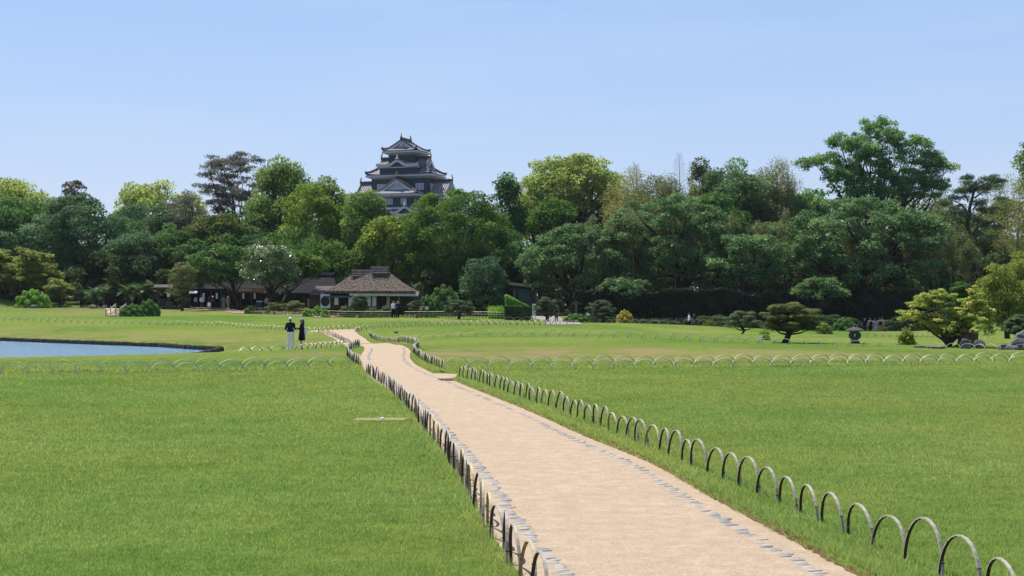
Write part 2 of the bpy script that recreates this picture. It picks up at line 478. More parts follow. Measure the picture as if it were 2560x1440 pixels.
gx = axis([(-5000, -1000, 1000), (-1000, -200, 200), (-200, -80, 8), (-80, 80, 1.0), (80, 200, 8), (200, 1000, 200), (1000, 5000, 1000)])
gy = axis([(-300, -20, 70), (-20, 44, 2.0), (44, 140, 0.8), (140, 215, 1.5), (215, 425, 15), (425, 1200, 150), (1200, 9000, 1300)])
gxx, gyy = np.meshgrid(gx, gy)
gzz = ground(gxx, gyy)
vi = np.arange(gxx.size).reshape(gxx.shape)
gf = np.stack([vi[:-1, :-1], vi[:-1, 1:], vi[1:, 1:], vi[1:, :-1]], -1).reshape(-1, 4)
fx, fy = gxx.ravel(), gyy.ravel()
dry = np.clip(1.35 - np.hypot((fx - 3.8) / 10.5, (fy - 54) / 8.0), 0, 1) * 1.6
dry = np.maximum(dry, 0.55 * np.clip(1.2 - np.hypot((fx + 42) / 14.0, (fy - 160) / 12.0), 0, 1))
dry = np.maximum(dry, 0.9 * np.clip(1.2 - np.hypot((fx + 63) / 10.0, (fy - 186) / 6.0), 0, 1))
_d = poly_sd(fx, fy, POND)
dry = np.maximum(dry, 0.6 * sstep(14, 4, _d) * (fy > 84))
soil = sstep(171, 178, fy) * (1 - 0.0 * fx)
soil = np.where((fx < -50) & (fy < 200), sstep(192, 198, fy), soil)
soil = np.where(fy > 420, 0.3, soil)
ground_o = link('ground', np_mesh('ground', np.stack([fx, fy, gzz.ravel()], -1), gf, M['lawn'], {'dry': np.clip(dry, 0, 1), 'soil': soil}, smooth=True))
tag(ground_o, 'mown green lawn rolling from the camera to the trees', 'lawn', kind='structure')

# pond
wv = [(x, y, WATER_Z) for x, y in POND]
pm = MB(); pm.add(wv, [tuple(range(len(wv)))])
tag(pm.build('pond_water', M['water']), 'still blue pond water reflecting the sky', 'pond', kind='structure')
em = MB()
pl = list(POND[1:12])
fine = []
for i in range(len(pl) - 1):
    k = max(2, int(np.hypot(*(pl[i + 1] - pl[i])) / 0.27))
    for j in range(k): fine.append(pl[i] + (pl[i + 1] - pl[i]) * j / k)
for q in fine:
    h = random.uniform(.22, .28); r = random.uniform(.15, .22)
    em.lathe([(r, -1.5), (r, WATER_Z + h - .05), (r * .8, WATER_Z + h)], (q[0], q[1], 0), n=6)
tag(em.build('pond_edging', M['log']), 'dark row of posts and earth edging the far pond bank', 'edging', kind='structure')

# ---------------------------------------------------------------- paths
PATH = [  # distance, left column, right column
    (4.0, None, None), (7.5, None, None), (9.59, 1300, 2147), (11.67, 1218, 1920), (13.63, 1174, 1772), (16.5, 1127, 1625), (20.2, 1072, 1451), (24.2, 1038, 1334), (28.8, 990, 1229), (32.5, 950, 1165),
    (34.8, 932, 1135), (37.4, 917, 1095), (40.5, 908, 1066), (44.7, 902, 1039), (50.6, 900, 1026), (56.3, 908, 1028), (60, 911, 1024), (63.5, 909, 1013), (68, 901, 996), (72.8, 890, 977), (78, 876, 954),
    (83, 864, 936), (88, 851, 923), (93.8, 838, 912), (100, 816, 893), (105, 798, 888), (108, 785, 886)]
pL, pR = [], []
for Y, l, r in PATH:
    if l is None:
        pL.append((0.055 + (9.59 - Y) * 0.12, Y)); pR.append((2.25 + (9.59 - Y) * 0.13, Y))
    else:
        pL.append((X(l, Y), Y)); pR.append((X(r, Y), Y))
pL, pR = np.array(pL), np.array(pR)

def resample(poly, n):
    poly = np.asarray(poly, float)
    # smooth (Catmull-Rom) then even parameter
    P = np.vstack([2 * poly[0] - poly[1], poly, 2 * poly[-1] - poly[-2]])
    out = []
    for i in range(1, len(P) - 2):
        for t in np.linspace(0, 1, n, endpoint=False):
            p0, p1, p2, p3 = P[i - 1], P[i], P[i + 1], P[i + 2]
            out.append(0.5 * ((2 * p1) + (-p0 + p2) * t + (2 * p0 - 5 * p1 + 4 * p2 - p3) * t * t + (-p0 + 3 * p1 - 3 * p2 + p3) * t ** 3))
    out.append(poly[-1])
    return np.array(out)

sL, sR = resample(pL, 8), resample(pR, 8)

def strip(name, a, b, mat, dz, cols=8):
    n = len(a)
    ts = np.linspace(0, 1, cols + 1)
    P = a[:, None, :] * (1 - ts)[None, :, None] + b[:, None, :] * ts[None, :, None]
    z = ground(P[..., 0], P[..., 1]) + dz
    v = np.concatenate([P, z[..., None]], -1).reshape(-1, 3)
    k = np.arange(n * (cols + 1)).reshape(n, cols + 1)
    f = np.stack([k[:-1, :-1], k[:-1, 1:], k[1:, 1:], k[1:, :-1]], -1).reshape(-1, 4)
    return link(name, np_mesh(name, v, f, mat, smooth=True))

path = tag(strip('sand_path', sL, sR, M['sand'], 0.006), 'winding pale sand path through the lawns', 'path', kind='structure')
PATH_POLY = np.vstack([sL, sR[::-1]])
# side branch into the right-hand lawn
br = np.array([(X(1085, 38.2), 38.3), (X(1143, 37.6), 37.9)]), np.array([(X(1090, 35.0), 34.4), (X(1138, 35.4), 35.2)])
BRANCH = np.vstack([br[0], br[1][::-1]])
tag(strip('side_path', resample(br[0], 6), resample(br[1], 6), M['sand'], 0.010, 4), 'short sandy gap in the hoop fence beside the path', 'path', kind='structure')
def ground_strip(name, ctr, width, label, dz=0.03, mat='sand'):
    c = resample(np.array([(X(p, y), y) for p, y in ctr]), 8)
    d = np.gradient(c, axis=0); d /= np.linalg.norm(d, axis=1)[:, None]
    nrm = np.stack([-d[:, 1], d[:, 0]], -1)
    return tag(strip(name, c + nrm * width / 2, c - nrm * width / 2, M[mat], dz, 6), label, 'path', kind='structure')
ground_strip('cross_path', [(775, 106.5), (830, 106.5), (886, 106)], 3.4, 'far arm of the sand path turning left', 0.012)
ground_strip('gravel_path', [(1405, 112), (1408, 118), (1402, 130), (1385, 150), (1350, 175)], 3.0, 'gravel path entering the shade of the trees', 0.04, 'gravel')
ground_strip('pond_path', [(-200, 172), (60, 172), (190, 173), (275, 169), (290, 158), (292, 146)], 1.7, 'pale path behind the hoops on the far left rise', 0.05)
ground_strip('forecourt_path', [(470, 180), (560, 172), (650, 163), (760, 156), (850, 152)], 2.4, 'sunlit path in front of the dark tea stall', 0.05)

# ---------------------------------------------------------------- cobbles set along the path
def cobble_mesh(name, mat, seed):
    r = random.Random(seed)
    vs, fs = [], []
    n = 8
    ph = r.uniform(0, 6.28)
    for ring, (rad, z) in enumerate([(1.0, -0.016), (0.95, 0.002), (0.6, 0.008)]):
        for k in range(n):
            a = 2 * math.pi * k / n
            w = 1 + 0.14 * math.sin(2 * a + ph) + r.uniform(-.07, .07)
            vs.append((math.cos(a) * 0.056 * rad * w, math.sin(a) * 0.042 * rad * w, z))
    vs.append((0, 0, 0.0095))
    for i in range(2):
        for k in range(n):
            fs.append((i * n + k, i * n + (k + 1) % n, (i + 1) * n + (k + 1) % n, (i + 1) * n + k))
    for k in range(n): fs.append((2 * n + k, 2 * n + (k + 1) % n, 3 * n))
    me = bpy.data.meshes.new(name); me.from_pydata(vs, [], fs); me.materials.append(mat)
    me.polygons.foreach_set('use_smooth', [True] * len(me.polygons)); me.update()
    return me
COB = [cobble_mesh('cobble', M['cobble'] if s % 2 else M['cobble2'], s) for s in range(6)]

def along(line, off, step, y0, y1):
    """points and headings along a line shifted sideways by off (positive to the right of travel)"""
    d = np.gradient(line, axis=0); d /= np.linalg.norm(d, axis=1)[:, None]
    p = line + np.stack([d[:, 1], -d[:, 0]], -1) * off
    s = np.concatenate([[0], np.cumsum(np.hypot(*np.diff(p, axis=0).T))])
    t = np.arange(0, s[-1], step)
    px, py = np.interp(t, s, p[:, 0]), np.interp(t, s, p[:, 1])
    hd = np.arctan2(np.gradient(py), np.gradient(px))
    k = (py > y0) & (py < y1)
    return np.stack([px, py, hd], -1)[k]
ncob = 0
far_v, far_f = [], []
for line, off, step, keep in ((sL, 0.28, 0.078, 0.97), (sR, -0.25, 0.082, 0.86)):
    for x, y, h in along(line, off, step, 8.2, 62):
        if random.random() > keep * (1.0 if y < 22 else 0.55): continue
        me = random.choice(COB)
        sc_ = random.uniform(.8, 1.25); sy = random.uniform(.8, 1.2)
        rz = h + math.pi / 2 + random.uniform(-.12, .12)
        off2 = random.uniform(-.03, .03)
        x += math.sin(h) * off2; y -= math.cos(h) * off2
        zz = gz(x, y) + 0.006 + random.uniform(-.006, .003)
        if y < 21.5 and ncob < 300:
            o = link('cobble', me, path, (x, y, zz), rz); o.scale = (sc_, sy, 1.0); ncob += 1
        else:
            b = len(far_v)
            ca, sa = math.cos(rz), math.sin(rz)
            for v in me.vertices:
                vx, vy = v.co.x * sc_ * .85, v.co.y * sy
                far_v.append((x + vx * ca - vy * sa, y + vx * sa + vy * ca, zz + v.co.z))
            for p in me.polygons: far_f.append(tuple(b + i for i in p.vertices))
fm = bpy.data.meshes.new('far_cobbles'); fm.from_pydata(far_v, [], far_f); fm.materials.append(M['cobble']); fm.update()
tag(link('far_cobbles', fm, path), kind='stuff')

# loose grit on the sand
gt_ = rng.uniform(8.4, 40, 1500); gu = rng.uniform(.03, .97, 1500)
gl = np.interp(gt_, sL[:, 1], sL[:, 0]); gr = np.interp(gt_, sR[:, 1], sR[:, 0])
gxp = gl + (gr - gl) * gu; gs = rng.uniform(.004, .011, 1500)
GV, GF = [], []
for x, y, q in zip(gxp, gt_, gs):
    b = len(GV); a = random.uniform(0, 6.28)
    for k in range(4): GV.append((x + math.cos(a + k * 1.57) * q * random.uniform(.7, 1.6), y + math.sin(a + k * 1.57) * q * random.uniform(.7, 1.6), .004))
    GV.append((x, y, .006 + q * .8))
    GF += [(b, b + 1, b + 4), (b + 1, b + 2, b + 4), (b + 2, b + 3, b + 4), (b + 3, b, b + 4)]
tag(link('path_grit', np_mesh('path_grit', np.array(GV), np.array(GF), M['cobble2']), path), kind='stuff')

# ---------------------------------------------------------------- raised turf edge on the right of the path
def turf_edge(name, line, y0, y1, label, side, h=0.045):
    k = (line[:, 1] > y0) & (line[:, 1] < y1)
    L_ = along(line[k], 0, 0.07, y0, y1)
    prof = [(-0.012, 0.0, 1), (0.0, 0.016, 1), (0.012, h * .8, 1), (0.10, h * 1.15, 0), (0.30, h * 0.8, 0), (0.55, 0.004, 0)]
    vs, fs, mi = [], [], []
    for x, y, hd in L_:
        nx, ny = math.sin(hd) * side, -math.cos(hd) * side
        j = random.uniform(-.018, .018)
        z0 = gz(x, y) + 0.004
        for q, (o, z, m) in enumerate(prof):
            oo = o + j * (1 if q < 4 else 0) + random.uniform(-.008, .008)
            vs.append((x + nx * oo, y + ny * oo, z0 + z * (1 + random.uniform(-.12, .12))))
    n = len(prof)
    for i in range(len(L_) - 1):
        for q in range(n - 1):
            a = i * n + q
            fs.append((a, a + 1, a + 1 + n, a + n)); mi.append(1 if q < 1 or (q < 2 and random.random() < .7) else 0)
    me = bpy.data.meshes.new(name); me.from_pydata(vs, [], fs)
    me.materials.append(M['lawn']); me.materials.append(M['soil'])
    me.polygons.foreach_set('material_index', mi)
    for an in ('dry', 'soil'): me.attributes.new(an, 'FLOAT', 'POINT')
    bm = bmesh.new(); bm.from_mesh(me); bmesh.ops.recalc_face_normals(bm, faces=bm.faces); bm.to_mesh(me); bm.free(); me.update()
    return tag(link(name, me), label, 'turf edge', kind='structure')
turf_edge('turf_edge', sR, 6.5, 34.4, 'raised turf edge with bare brown soil along the path', 1)
turf_edge('turf_edge', sR, 38.5, 99, 'raised turf edge beyond the gap in the fence', 1, 0.05)

# ---------------------------------------------------------------- grass blades
def grass_mat():
    m, nt, out = new_mat('grass_blade')
    at = N(nt, 'ShaderNodeAttribute', attribute_name='v')
    col = mix_rgb(nt, ramp(nt, at.outputs['Fac'], 0.0, 0.55), (0.168, 0.284, 0.050), (0.284, 0.398, 0.086))
    col = mix_rgb(nt, ramp(nt, at.outputs['Fac'], 0.55, 0.95), col, (0.50, 0.54, 0.19))
    big = ramp(nt, noise(nt, 0.16, 4), 0.38, 0.62)
    col = mix_rgb(nt, big, col, mix_rgb(nt, 0.6, col, (0.42, 0.435, 0.10)))
    sm = ramp(nt, noise(nt, 1.1, 5, .65), 0.42, 0.75)
    col = mix_rgb(nt, sm, col, mix_rgb(nt, 0.45, col, (0.14, 0.235, 0.042)))
    p = N(nt, 'ShaderNodeBsdfPrincipled')
    p.inputs['Roughness'].default_value = 0.6; p.inputs['Specular IOR Level'].default_value = 0.25
    nt.links.new(col, p.inputs['Base Color'])
    t = N(nt, 'ShaderNodeBsdfTranslucent'); nt.links.new(col, t.inputs['Color'])
    mx = N(nt, 'ShaderNodeMixShader'); mx.inputs[0].default_value = 0.52
    nt.links.new(p.outputs[0], mx.inputs[1]); nt.links.new(t.outputs[0], mx.inputs[2]); nt.links.new(mx.outputs[0], out.inputs[0])
    return m
M['grass'] = grass_mat()
M['dry_turf'] = surf('dry_turf', (0.27, 0.215, 0.10), (0.17, 0.17, 0.06), 14, 0.95, 0.6, 40)

def blades(name, x, y, z, wid, hgt, lean, val, label):
    n = len(x)
    a = rng.uniform(0, 2 * math.pi, n)
    la = rng.uniform(0, 2 * math.pi, n)
    ln = lean * rng.uniform(0.2, 1.0, n) * hgt
    b = np.stack([x, y, z - 0.004], -1)
    u = np.stack([np.cos(a), np.sin(a), np.zeros(n)], -1) * (wid / 2)[:, None]
    tip = b + np.stack([np.cos(la) * ln, np.sin(la) * ln, hgt], -1)
    v = np.stack([b - u, b + u, tip], 1).reshape(-1, 3)
    f = np.arange(3 * n).reshape(-1, 3)
    return tag(link(name, np_mesh(name, v, f, M['grass'], {'v': val})), label, 'grass', kind='stuff')

def inside(px, py, poly): return poly_sd(px, py, poly) < 0
sdR_line = sR
def lip_z(x, y):
    """height of the turf edge at a point right of the path"""
    ex = np.interp(y, sR[:, 1], sR[:, 0])
    slope = np.gradient(sR[:, 0], sR[:, 1])
    c = 1 / np.sqrt(1 + np.interp(y, sR[:, 1], slope) ** 2)
    d = (x - ex) * c
    ok = (y < 34.4) | (y > 38.5)
    return np.where((d > 0.02) & (d < .55) & ok, np.interp(d, [0.02, .1, .3, .55], [.045, .05, .036, .0]), 0.0), d
NB = 780000
u = rng.uniform(0, 1, NB)
y_ = (8.2 ** -.0 * 0 + (8.2 ** .4 + u * (47 ** .4 - 8.2 ** .4)) ** 2.5)
x_ = rng.uniform(-1, 1, NB) * (0.36 * y_ + 1.3)
keep = poly_sd(x_, y_, PATH_POLY) > 0.0
keep &= ~inside(x_, y_, BRANCH)
bx, by_ = X(952, 22.8), 22.8
keep &= ~((np.abs(x_ - bx) < .40) & (np.abs(y_ - by_) < .28) & (rng.uniform(0, 1, NB) < .9))
x_, y_ = x_[keep], y_[keep]
n = len(x_)
lz, ld = lip_z(x_, y_)
patch = np.sin(x_ * 1.7 + np.sin(y_ * 1.1)) * np.sin(y_ * 1.3 + 1.4 * np.sin(x_ * .8))
patch2 = np.sin(x_ * .45 + 2 * np.sin(y_ * .23)) * np.sin(y_ * .38 + 1.0)
val = np.clip(rng.normal(0.44, 0.20, n) + 0.09 * patch + 0.17 * patch2, 0, 1)
edge_long = np.where((ld > 0.02) & (ld < 0.9), 1.2, 1.0)
blades('lawn_grass', x_, y_, lz + ground(x_, y_), 0.0058 * (y_ / 10) ** 0.9 * rng.uniform(.7, 1.3, n), rng.uniform(.018, .038, n) * edge_long * (y_ / 10) ** .12, 0.9, val, 'short bright grass blades of the near lawns')
# longer tufts at the feet of the hoops and on the turf edge
tx, ty = [], []
for line, off, spread, dens in ((sR, 0.43, 0.10, 90), (sR, 0.05, 0.05, 260), (sL, -0.06, 0.06, 130)):
    for x, y, h in along(line, off, 0.05, 8.2, 46):
        k = int(dens * 0.05 * (1.0 if y < 20 else .6) * 3)
        a = rng.normal(0, spread, k); b = rng.uniform(-.03, .03, k)
        tx.append(x + math.sin(h) * a + math.cos(h) * b); ty.append(y - math.cos(h) * a + math.sin(h) * b)
tx, ty = np.concatenate(tx), np.concatenate(ty)
k = (poly_sd(tx, ty, PATH_POLY) > -0.02) & ~inside(tx, ty, BRANCH)
tx, ty = tx[k], ty[k]; n = len(tx)
lz, _ = lip_z(tx, ty)
blades('edge_grass', tx, ty, lz + ground(tx, ty), 0.0055 * (ty / 10) ** .8 * rng.uniform(.7, 1.4, n), rng.uniform(.035, .085, n), 1.3, np.clip(rng.normal(.5, .28, n), 0, 1), 'longer grass tufts at the foot of the hoops')
# rough strips between the double hoop rows, and the more distant lawns
rx, ry = [], []
for (p0, Y0, p1, Y1, kk) in ((-60, 38.3, 880, 41.3, 14000), (1150, 40.6, 2640, 44.6, 22000)):
    t = rng.uniform(0, 1, kk); a = X(p0, Y0) * (1 - t) + X(p1, Y1) * t; b = Y0 * (1 - t) + Y1 * t
    rx.append(a); ry.append(b + rng.uniform(-.25, 1.35, kk))
rx, ry = np.concatenate(rx), np.concatenate(ry); n = len(rx)
blades('rough_grass', rx, ry, ground(rx, ry), rng.uniform(.018, .035, n), rng.uniform(.04, .10, n), 1.2, np.clip(rng.normal(.5, .25, n), 0, 1), 'rougher unmown grass strip between the two hoop rows')
dm = MB()
dm.add([(bx + sx * .40 + random.uniform(-.03, .03), by_ + sy * .27 + random.uniform(-.02, .02), .009) for sx, sy in ((-1, -1), (-.3, -1.1), (.4, -.9), (1, -1), (1, .9), (.3, 1.1), (-.5, 1), (-1, 1))], [tuple(range(8))])
tag(dm.build('dry_turf_patch', M['dry_turf']), 'narrow dry bare strip in the left lawn', 'bare turf', kind='structure')
dm = MB(); dm.lathe([(.035, -.01), (.04, .012), (.022, .03)], (0, 0, 0), 7); o = dm.build('marker_stone', M['paper'], None, (bx + .03, by_ - .05, .008), smooth=True)
tag(o, 'small white marker stone in the dry strip of the left lawn', 'stone')
gm = MB()
for k in range(7): gm.box((0, -.33 + k * .11, 0), (.42, .07, .02))
tag(gm.build('drain_grate', M['wood_mid'], None, (X(1122, 35.0), 34.9, .016), rz=.2), 'brown wooden drain grate at the gap beside the path', 'grate')

# ---------------------------------------------------------------- bamboo hoop fences
def hoop_mesh(name, span, h, wid, th, mats, seed):
    r = random.Random(seed)
    n = 14
    ctr = []
    for i in range(n + 1):
        a = math.pi * i / n
        ctr.append((-math.cos(a) * span / 2, math.sin(a) ** 0.85 * h))
    ctr = [(ctr[0][0] - .004, -0.08)] + ctr + [(ctr[-1][0] + .004, -0.08)]
    vs, fs, mi = [], [], []
    for i, (x, z) in enumerate(ctr):
        x0, z0 = ctr[max(i - 1, 0)]; x1, z1 = ctr[min(i + 1, len(ctr) - 1)]
        l = math.hypot(x1 - x0, z1 - z0) or 1
        nx, nz = -(z1 - z0) / l, (x1 - x0) / l           # outward
        for s_, o_ in ((-1, 0), (1, 0), (.8, 1), (-.8, 1)):
            vs.append((x + nx * (o_ - .5) * th, s_ * wid / 2, z + nz * (o_ - .5) * th))
    m = len(ctr)
    for i in range(m - 1):
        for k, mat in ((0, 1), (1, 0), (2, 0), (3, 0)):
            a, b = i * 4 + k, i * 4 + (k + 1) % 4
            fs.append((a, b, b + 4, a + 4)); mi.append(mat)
    # joint rings of the split cane
    for frac in (r.uniform(.12, .25), r.uniform(.62, .85)):
        i = int(frac * (m - 2)); x, z = ctr[i]; x1, z1 = ctr[i + 1]
        l = math.hypot(x1 - x, z1 - z); tx_, tz_ = (x1 - x) / l, (z1 - z) / l; nx, nz = -tz_, tx_
        b = len(vs)
        for q in (0, .010):
            for s_, o_ in ((-1, -.62), (1, -.62), (1, .72), (-1, .72)):
                vs.append((x + tx_ * q + nx * o_ * th, s_ * wid * .54, z + tz_ * q + nz * o_ * th))
        for k in range(4): fs.append((b + k, b + (k + 1) % 4, b + 4 + (k + 1) % 4, b + 4 + k)); mi.append(2)
        fs.append((b, b + 1, b + 2, b + 3)); mi.append(2); fs.append((b + 7, b + 6, b + 5, b + 4)); mi.append(2)
    me = bpy.data.meshes.new(name); me.from_pydata(vs, [], fs)
    for q in mats: me.materials.append(q)
    me.polygons.foreach_set('material_index', mi)
    bm = bmesh.new(); bm.from_mesh(me); bmesh.ops.recalc_face_normals(bm, faces=bm.faces); bm.to_mesh(me); bm.free()
    me.update()
    return me
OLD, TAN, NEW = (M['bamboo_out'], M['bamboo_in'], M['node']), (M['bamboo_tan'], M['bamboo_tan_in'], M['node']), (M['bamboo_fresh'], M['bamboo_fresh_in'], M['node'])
HP = {
    'path': [hoop_mesh('hoop', .64, .325, .023, .010, OLD, s) for s in range(6)] + [hoop_mesh('hoop', .64, .33, .023, .010, TAN, 9)],
    'row': [hoop_mesh('hoop', .66, .26, .034, .016, NEW, s) for s in range(3)],
    'rowbig': [hoop_mesh('hoop', .70, .31, .036, .016, NEW, s) for s in range(3)],
    'far': [hoop_mesh('hoop', .72, .34, .055, .022, TAN, s) for s in range(2)],
    'fargreen': [hoop_mesh('hoop', .80, .32, .05, .026, NEW, s) for s in range(2)],
}
def hoop_fence(pts, kind, step, label, flat=False, jit=.012):
    """pts: (column, distance) along the ground"""
    c = resample(np.array([(X(p, y), y) for p, y in pts]), 10) if len(pts) > 2 else np.array([(X(p, y), y) for p, y in pts])
    s = np.concatenate([[0], np.cumsum(np.hypot(*np.diff(c, axis=0).T))])
    t = np.arange(0, s[-1], step)
    px, py = np.interp(t, s, c[:, 0]), np.interp(t, s, c[:, 1])
    zz = ground(px, py)
    root = empty('hoop_fence', (px[0], py[0], zz[0]))
    tag(root, label, 'hoop fence', 'low bamboo hoop fences')
    for i in range(len(px) - 1):
        mx, my = (px[i] + px[i + 1]) / 2, (py[i] + py[i + 1]) / 2
        mz = (zz[i] + zz[i + 1]) / 2
        me = random.choice(HP[kind])
        o = link('hoop', me, root, (mx - px[0] + random.uniform(-jit, jit), my - py[0] + random.uniform(-jit, jit), mz - zz[0]), math.atan2(py[i + 1] - py[i], px[i + 1] - px[i]) + random.uniform(-.07, .07))
        o.scale = (step / .62 * random.uniform(.93, 1.03), 1, random.uniform(.86, 1.09))
        o.rotation_euler[0] = random.uniform(-.09, .09)
        lo = math.atan2(zz[i + 1] - zz[i], step); o.rotation_euler[1] = -lo
    return root
F = lambda *a: [(p, YF(q)) for p, q in a]
hoop_fence(F((1365, 1545), (1300, 1440), (1273, 1420), (1254, 1379), (1233, 1348), (1212, 1309), (1196, 1284), (1172, 1236), (1139, 1179), (1094, 1115), (1061, 1079), (1040, 1045), (1010, 1012), (977, 980), (945, 954), (915, 934)), 'path', .57,
           'long row of grey bamboo hoops edging the left of the path')
hoop_fence([(900, 42.2), (884, 46), (870, 51), (869, 54.5), (880, 60.5), (896, 65.4), (898, 70), (893, 76), (870, 86), (842, 95), (806, 102), (784, 104)], 'path', .60,
           'grey hoops curving round the bend on the left of the path')
hoop_fence(F((2560, 1545), (2462, 1497), (2378, 1460), (2295, 1425), (2215, 1388), (2140, 1353), (2080, 1327), (2025, 1303), (1970, 1275), (1925, 1258), (1783, 1195), (1684, 1151), (1583, 1106), (1503, 1073), (1433, 1045), (1341, 1012), (1257, 982), (1194, 959), (1147, 944)), 'path', .585,
           'long row of grey bamboo hoops along the right lawn edge')
hoop_fence([(1110, 39.8), (1065, 45), (1036, 53), (1037, 57), (1046, 62), (1036, 68), (1022, 72), (979, 82), (936, 91), (921, 98)], 'path', .60,
           'grey hoops curving along the far right bend of the path')
hoop_fence([(-60, 37.5), (300, 38.2), (880, 41.0)], 'row', .62, 'nearer row of thin pale hoops across the left lawn')
hoop_fence([(-60, 38.7), (300, 39.4), (900, 42.2)], 'rowbig', .63, 'second taller row of pale hoops across the left lawn')
hoop_fence([(1165, 40.0), (1800, 42.0), (2640, 45.0)], 'row', .60, 'nearer row of thin pale hoops across the right lawn')
hoop_fence([(1115, 41.2), (1800, 43.4), (2640, 46.4)], 'rowbig', .62, 'second taller row of pale hoops across the right lawn')
hoop_fence([(-60, 136), (240, 130), (480, 125), (650, 114), (785, 105)], 'fargreen', .86, 'thin pale hoops along the top of the pond bank')
hoop_fence([(600, 71), (720, 74), (800, 70), (880, 64)], 'fargreen', .86, 'few thin hoops in the dip beside the standing couple')
hoop_fence([(784, 105), (887, 109), (1100, 112), (1300, 117), (1385, 119), (1450, 118)], 'far', .60, 'back row of pale hoops beyond the cross path')
hoop_fence([(888, 101), (905, 103.5), (950, 104.5), (1100, 107), (1300, 111), (1400, 114)], 'far', .60, 'front row of pale hoops before the cross path')
hoop_fence([(1050, 83), (1330, 82), (1450, 81), (1900, 77), (2240, 73)], 'fargreen', .80, 'thin faint hoops across the far right lawn')
hoop_fence([(2330, 68.5), (2440, 67), (2480, 66), (2600, 65)], 'rowbig', .70, 'pale hoops in front of the maple and rocks')
hoop_fence([(-60, 169.5), (60, 169), (190, 170.5), (255, 170)], 'far', .62, 'pale hoops along the path on the far left rise')
hoop_fence([(285, 172), (380, 176), (470, 181)], 'far', .95, 'wider hoops below the palm thicket')
hoop_fence([(475, 178.5), (560, 170), (650, 161), (760, 154), (850, 150)], 'far', .66, 'pale hoops curving in front of the tea stall')
hoop_fence([(2150, 124), (2240, 122), (2300, 119), (2370, 116)], 'far', .66, 'far hoops behind the stone lantern')
hoop_fence([(2452, 108), (2510, 106)], 'far', .60, 'short run of hoops at the foot of the tall right bush')
hoop_fence([(1262, 139.5), (1330, 139)], 'far', .85, 'four dark hoops under the clipped box hedge')
hoop_fence([(1530, 133), (1620, 132), (1700, 132)], 'far', .85, 'shaded hoops along the crest before the dark bank')

# ---------------------------------------------------------------- castle keep
CY = 370.0
castle = empty('castle_keep', (X(1015, CY), CY, 0), R(-20))
tag(castle, 'black walled Japanese castle keep with tiered white edged roofs above the trees', 'castle')

def roof_mat():
    m, nt, out = new_mat('castle_tile')
    at = N(nt, 'ShaderNodeAttribute', attribute_name='v')
    p = N(nt, 'ShaderNodeBsdfPrincipled'); p.inputs['Roughness'].default_value = 0.7; p.inputs['Specular IOR Level'].default_value = 0.3
    nt_n = ramp(nt, noise(nt, 1.2, 4), 0.3, 0.7)
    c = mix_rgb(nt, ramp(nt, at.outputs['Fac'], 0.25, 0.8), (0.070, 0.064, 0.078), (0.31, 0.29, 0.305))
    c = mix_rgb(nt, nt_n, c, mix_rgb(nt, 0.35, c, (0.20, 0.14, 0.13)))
    nt.links.new(c, p.inputs['Base Color']); nt.links.new(p.outputs[0], out.inputs[0])
    return m
M['castle_tile'] = roof_mat()

def hfield(name, x0, x1, y0, y1, fz, rib, parent, step=.14, under=0.16):
    xs = np.linspace(x0, x1, max(4, int((x1 - x0) / step))); ys = np.linspace(y0, y1, max(4, int((y1 - y0) / step)))
    gx_, gy_ = np.meshgrid(xs, ys)
    z = fz(gx_, gy_); hip = rib(gx_, gy_)
    ph = np.where(hip, gy_, gx_)
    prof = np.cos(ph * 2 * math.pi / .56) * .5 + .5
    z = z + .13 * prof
    v = np.stack([gx_.ravel(), gy_.ravel(), z.ravel()], -1)
    k = np.arange(gx_.size).reshape(gx_.shape)
    f = np.stack([k[:-1, :-1], k[:-1, 1:], k[1:, 1:], k[1:, :-1]], -1).reshape(-1, 4)
    # closed rim
    rim = np.concatenate([k[0, :], k[1:, -1], k[-1, -2::-1], k[-2:0:-1, 0]])
    low = v[rim].copy(); low[:, 2] -= under
    b = len(v); m_ = len(rim)
    v2 = np.vstack([v, low]); i = np.arange(m_)
    f2 = np.stack([rim, b + i, b + (i + 1) % m_, rim[(i + 1) % m_]], -1)
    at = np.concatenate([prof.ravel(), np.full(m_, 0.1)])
    return link(name, np_mesh(name, v2, np.vstack([f, f2]), M['castle_tile'], {'v': at}), parent)

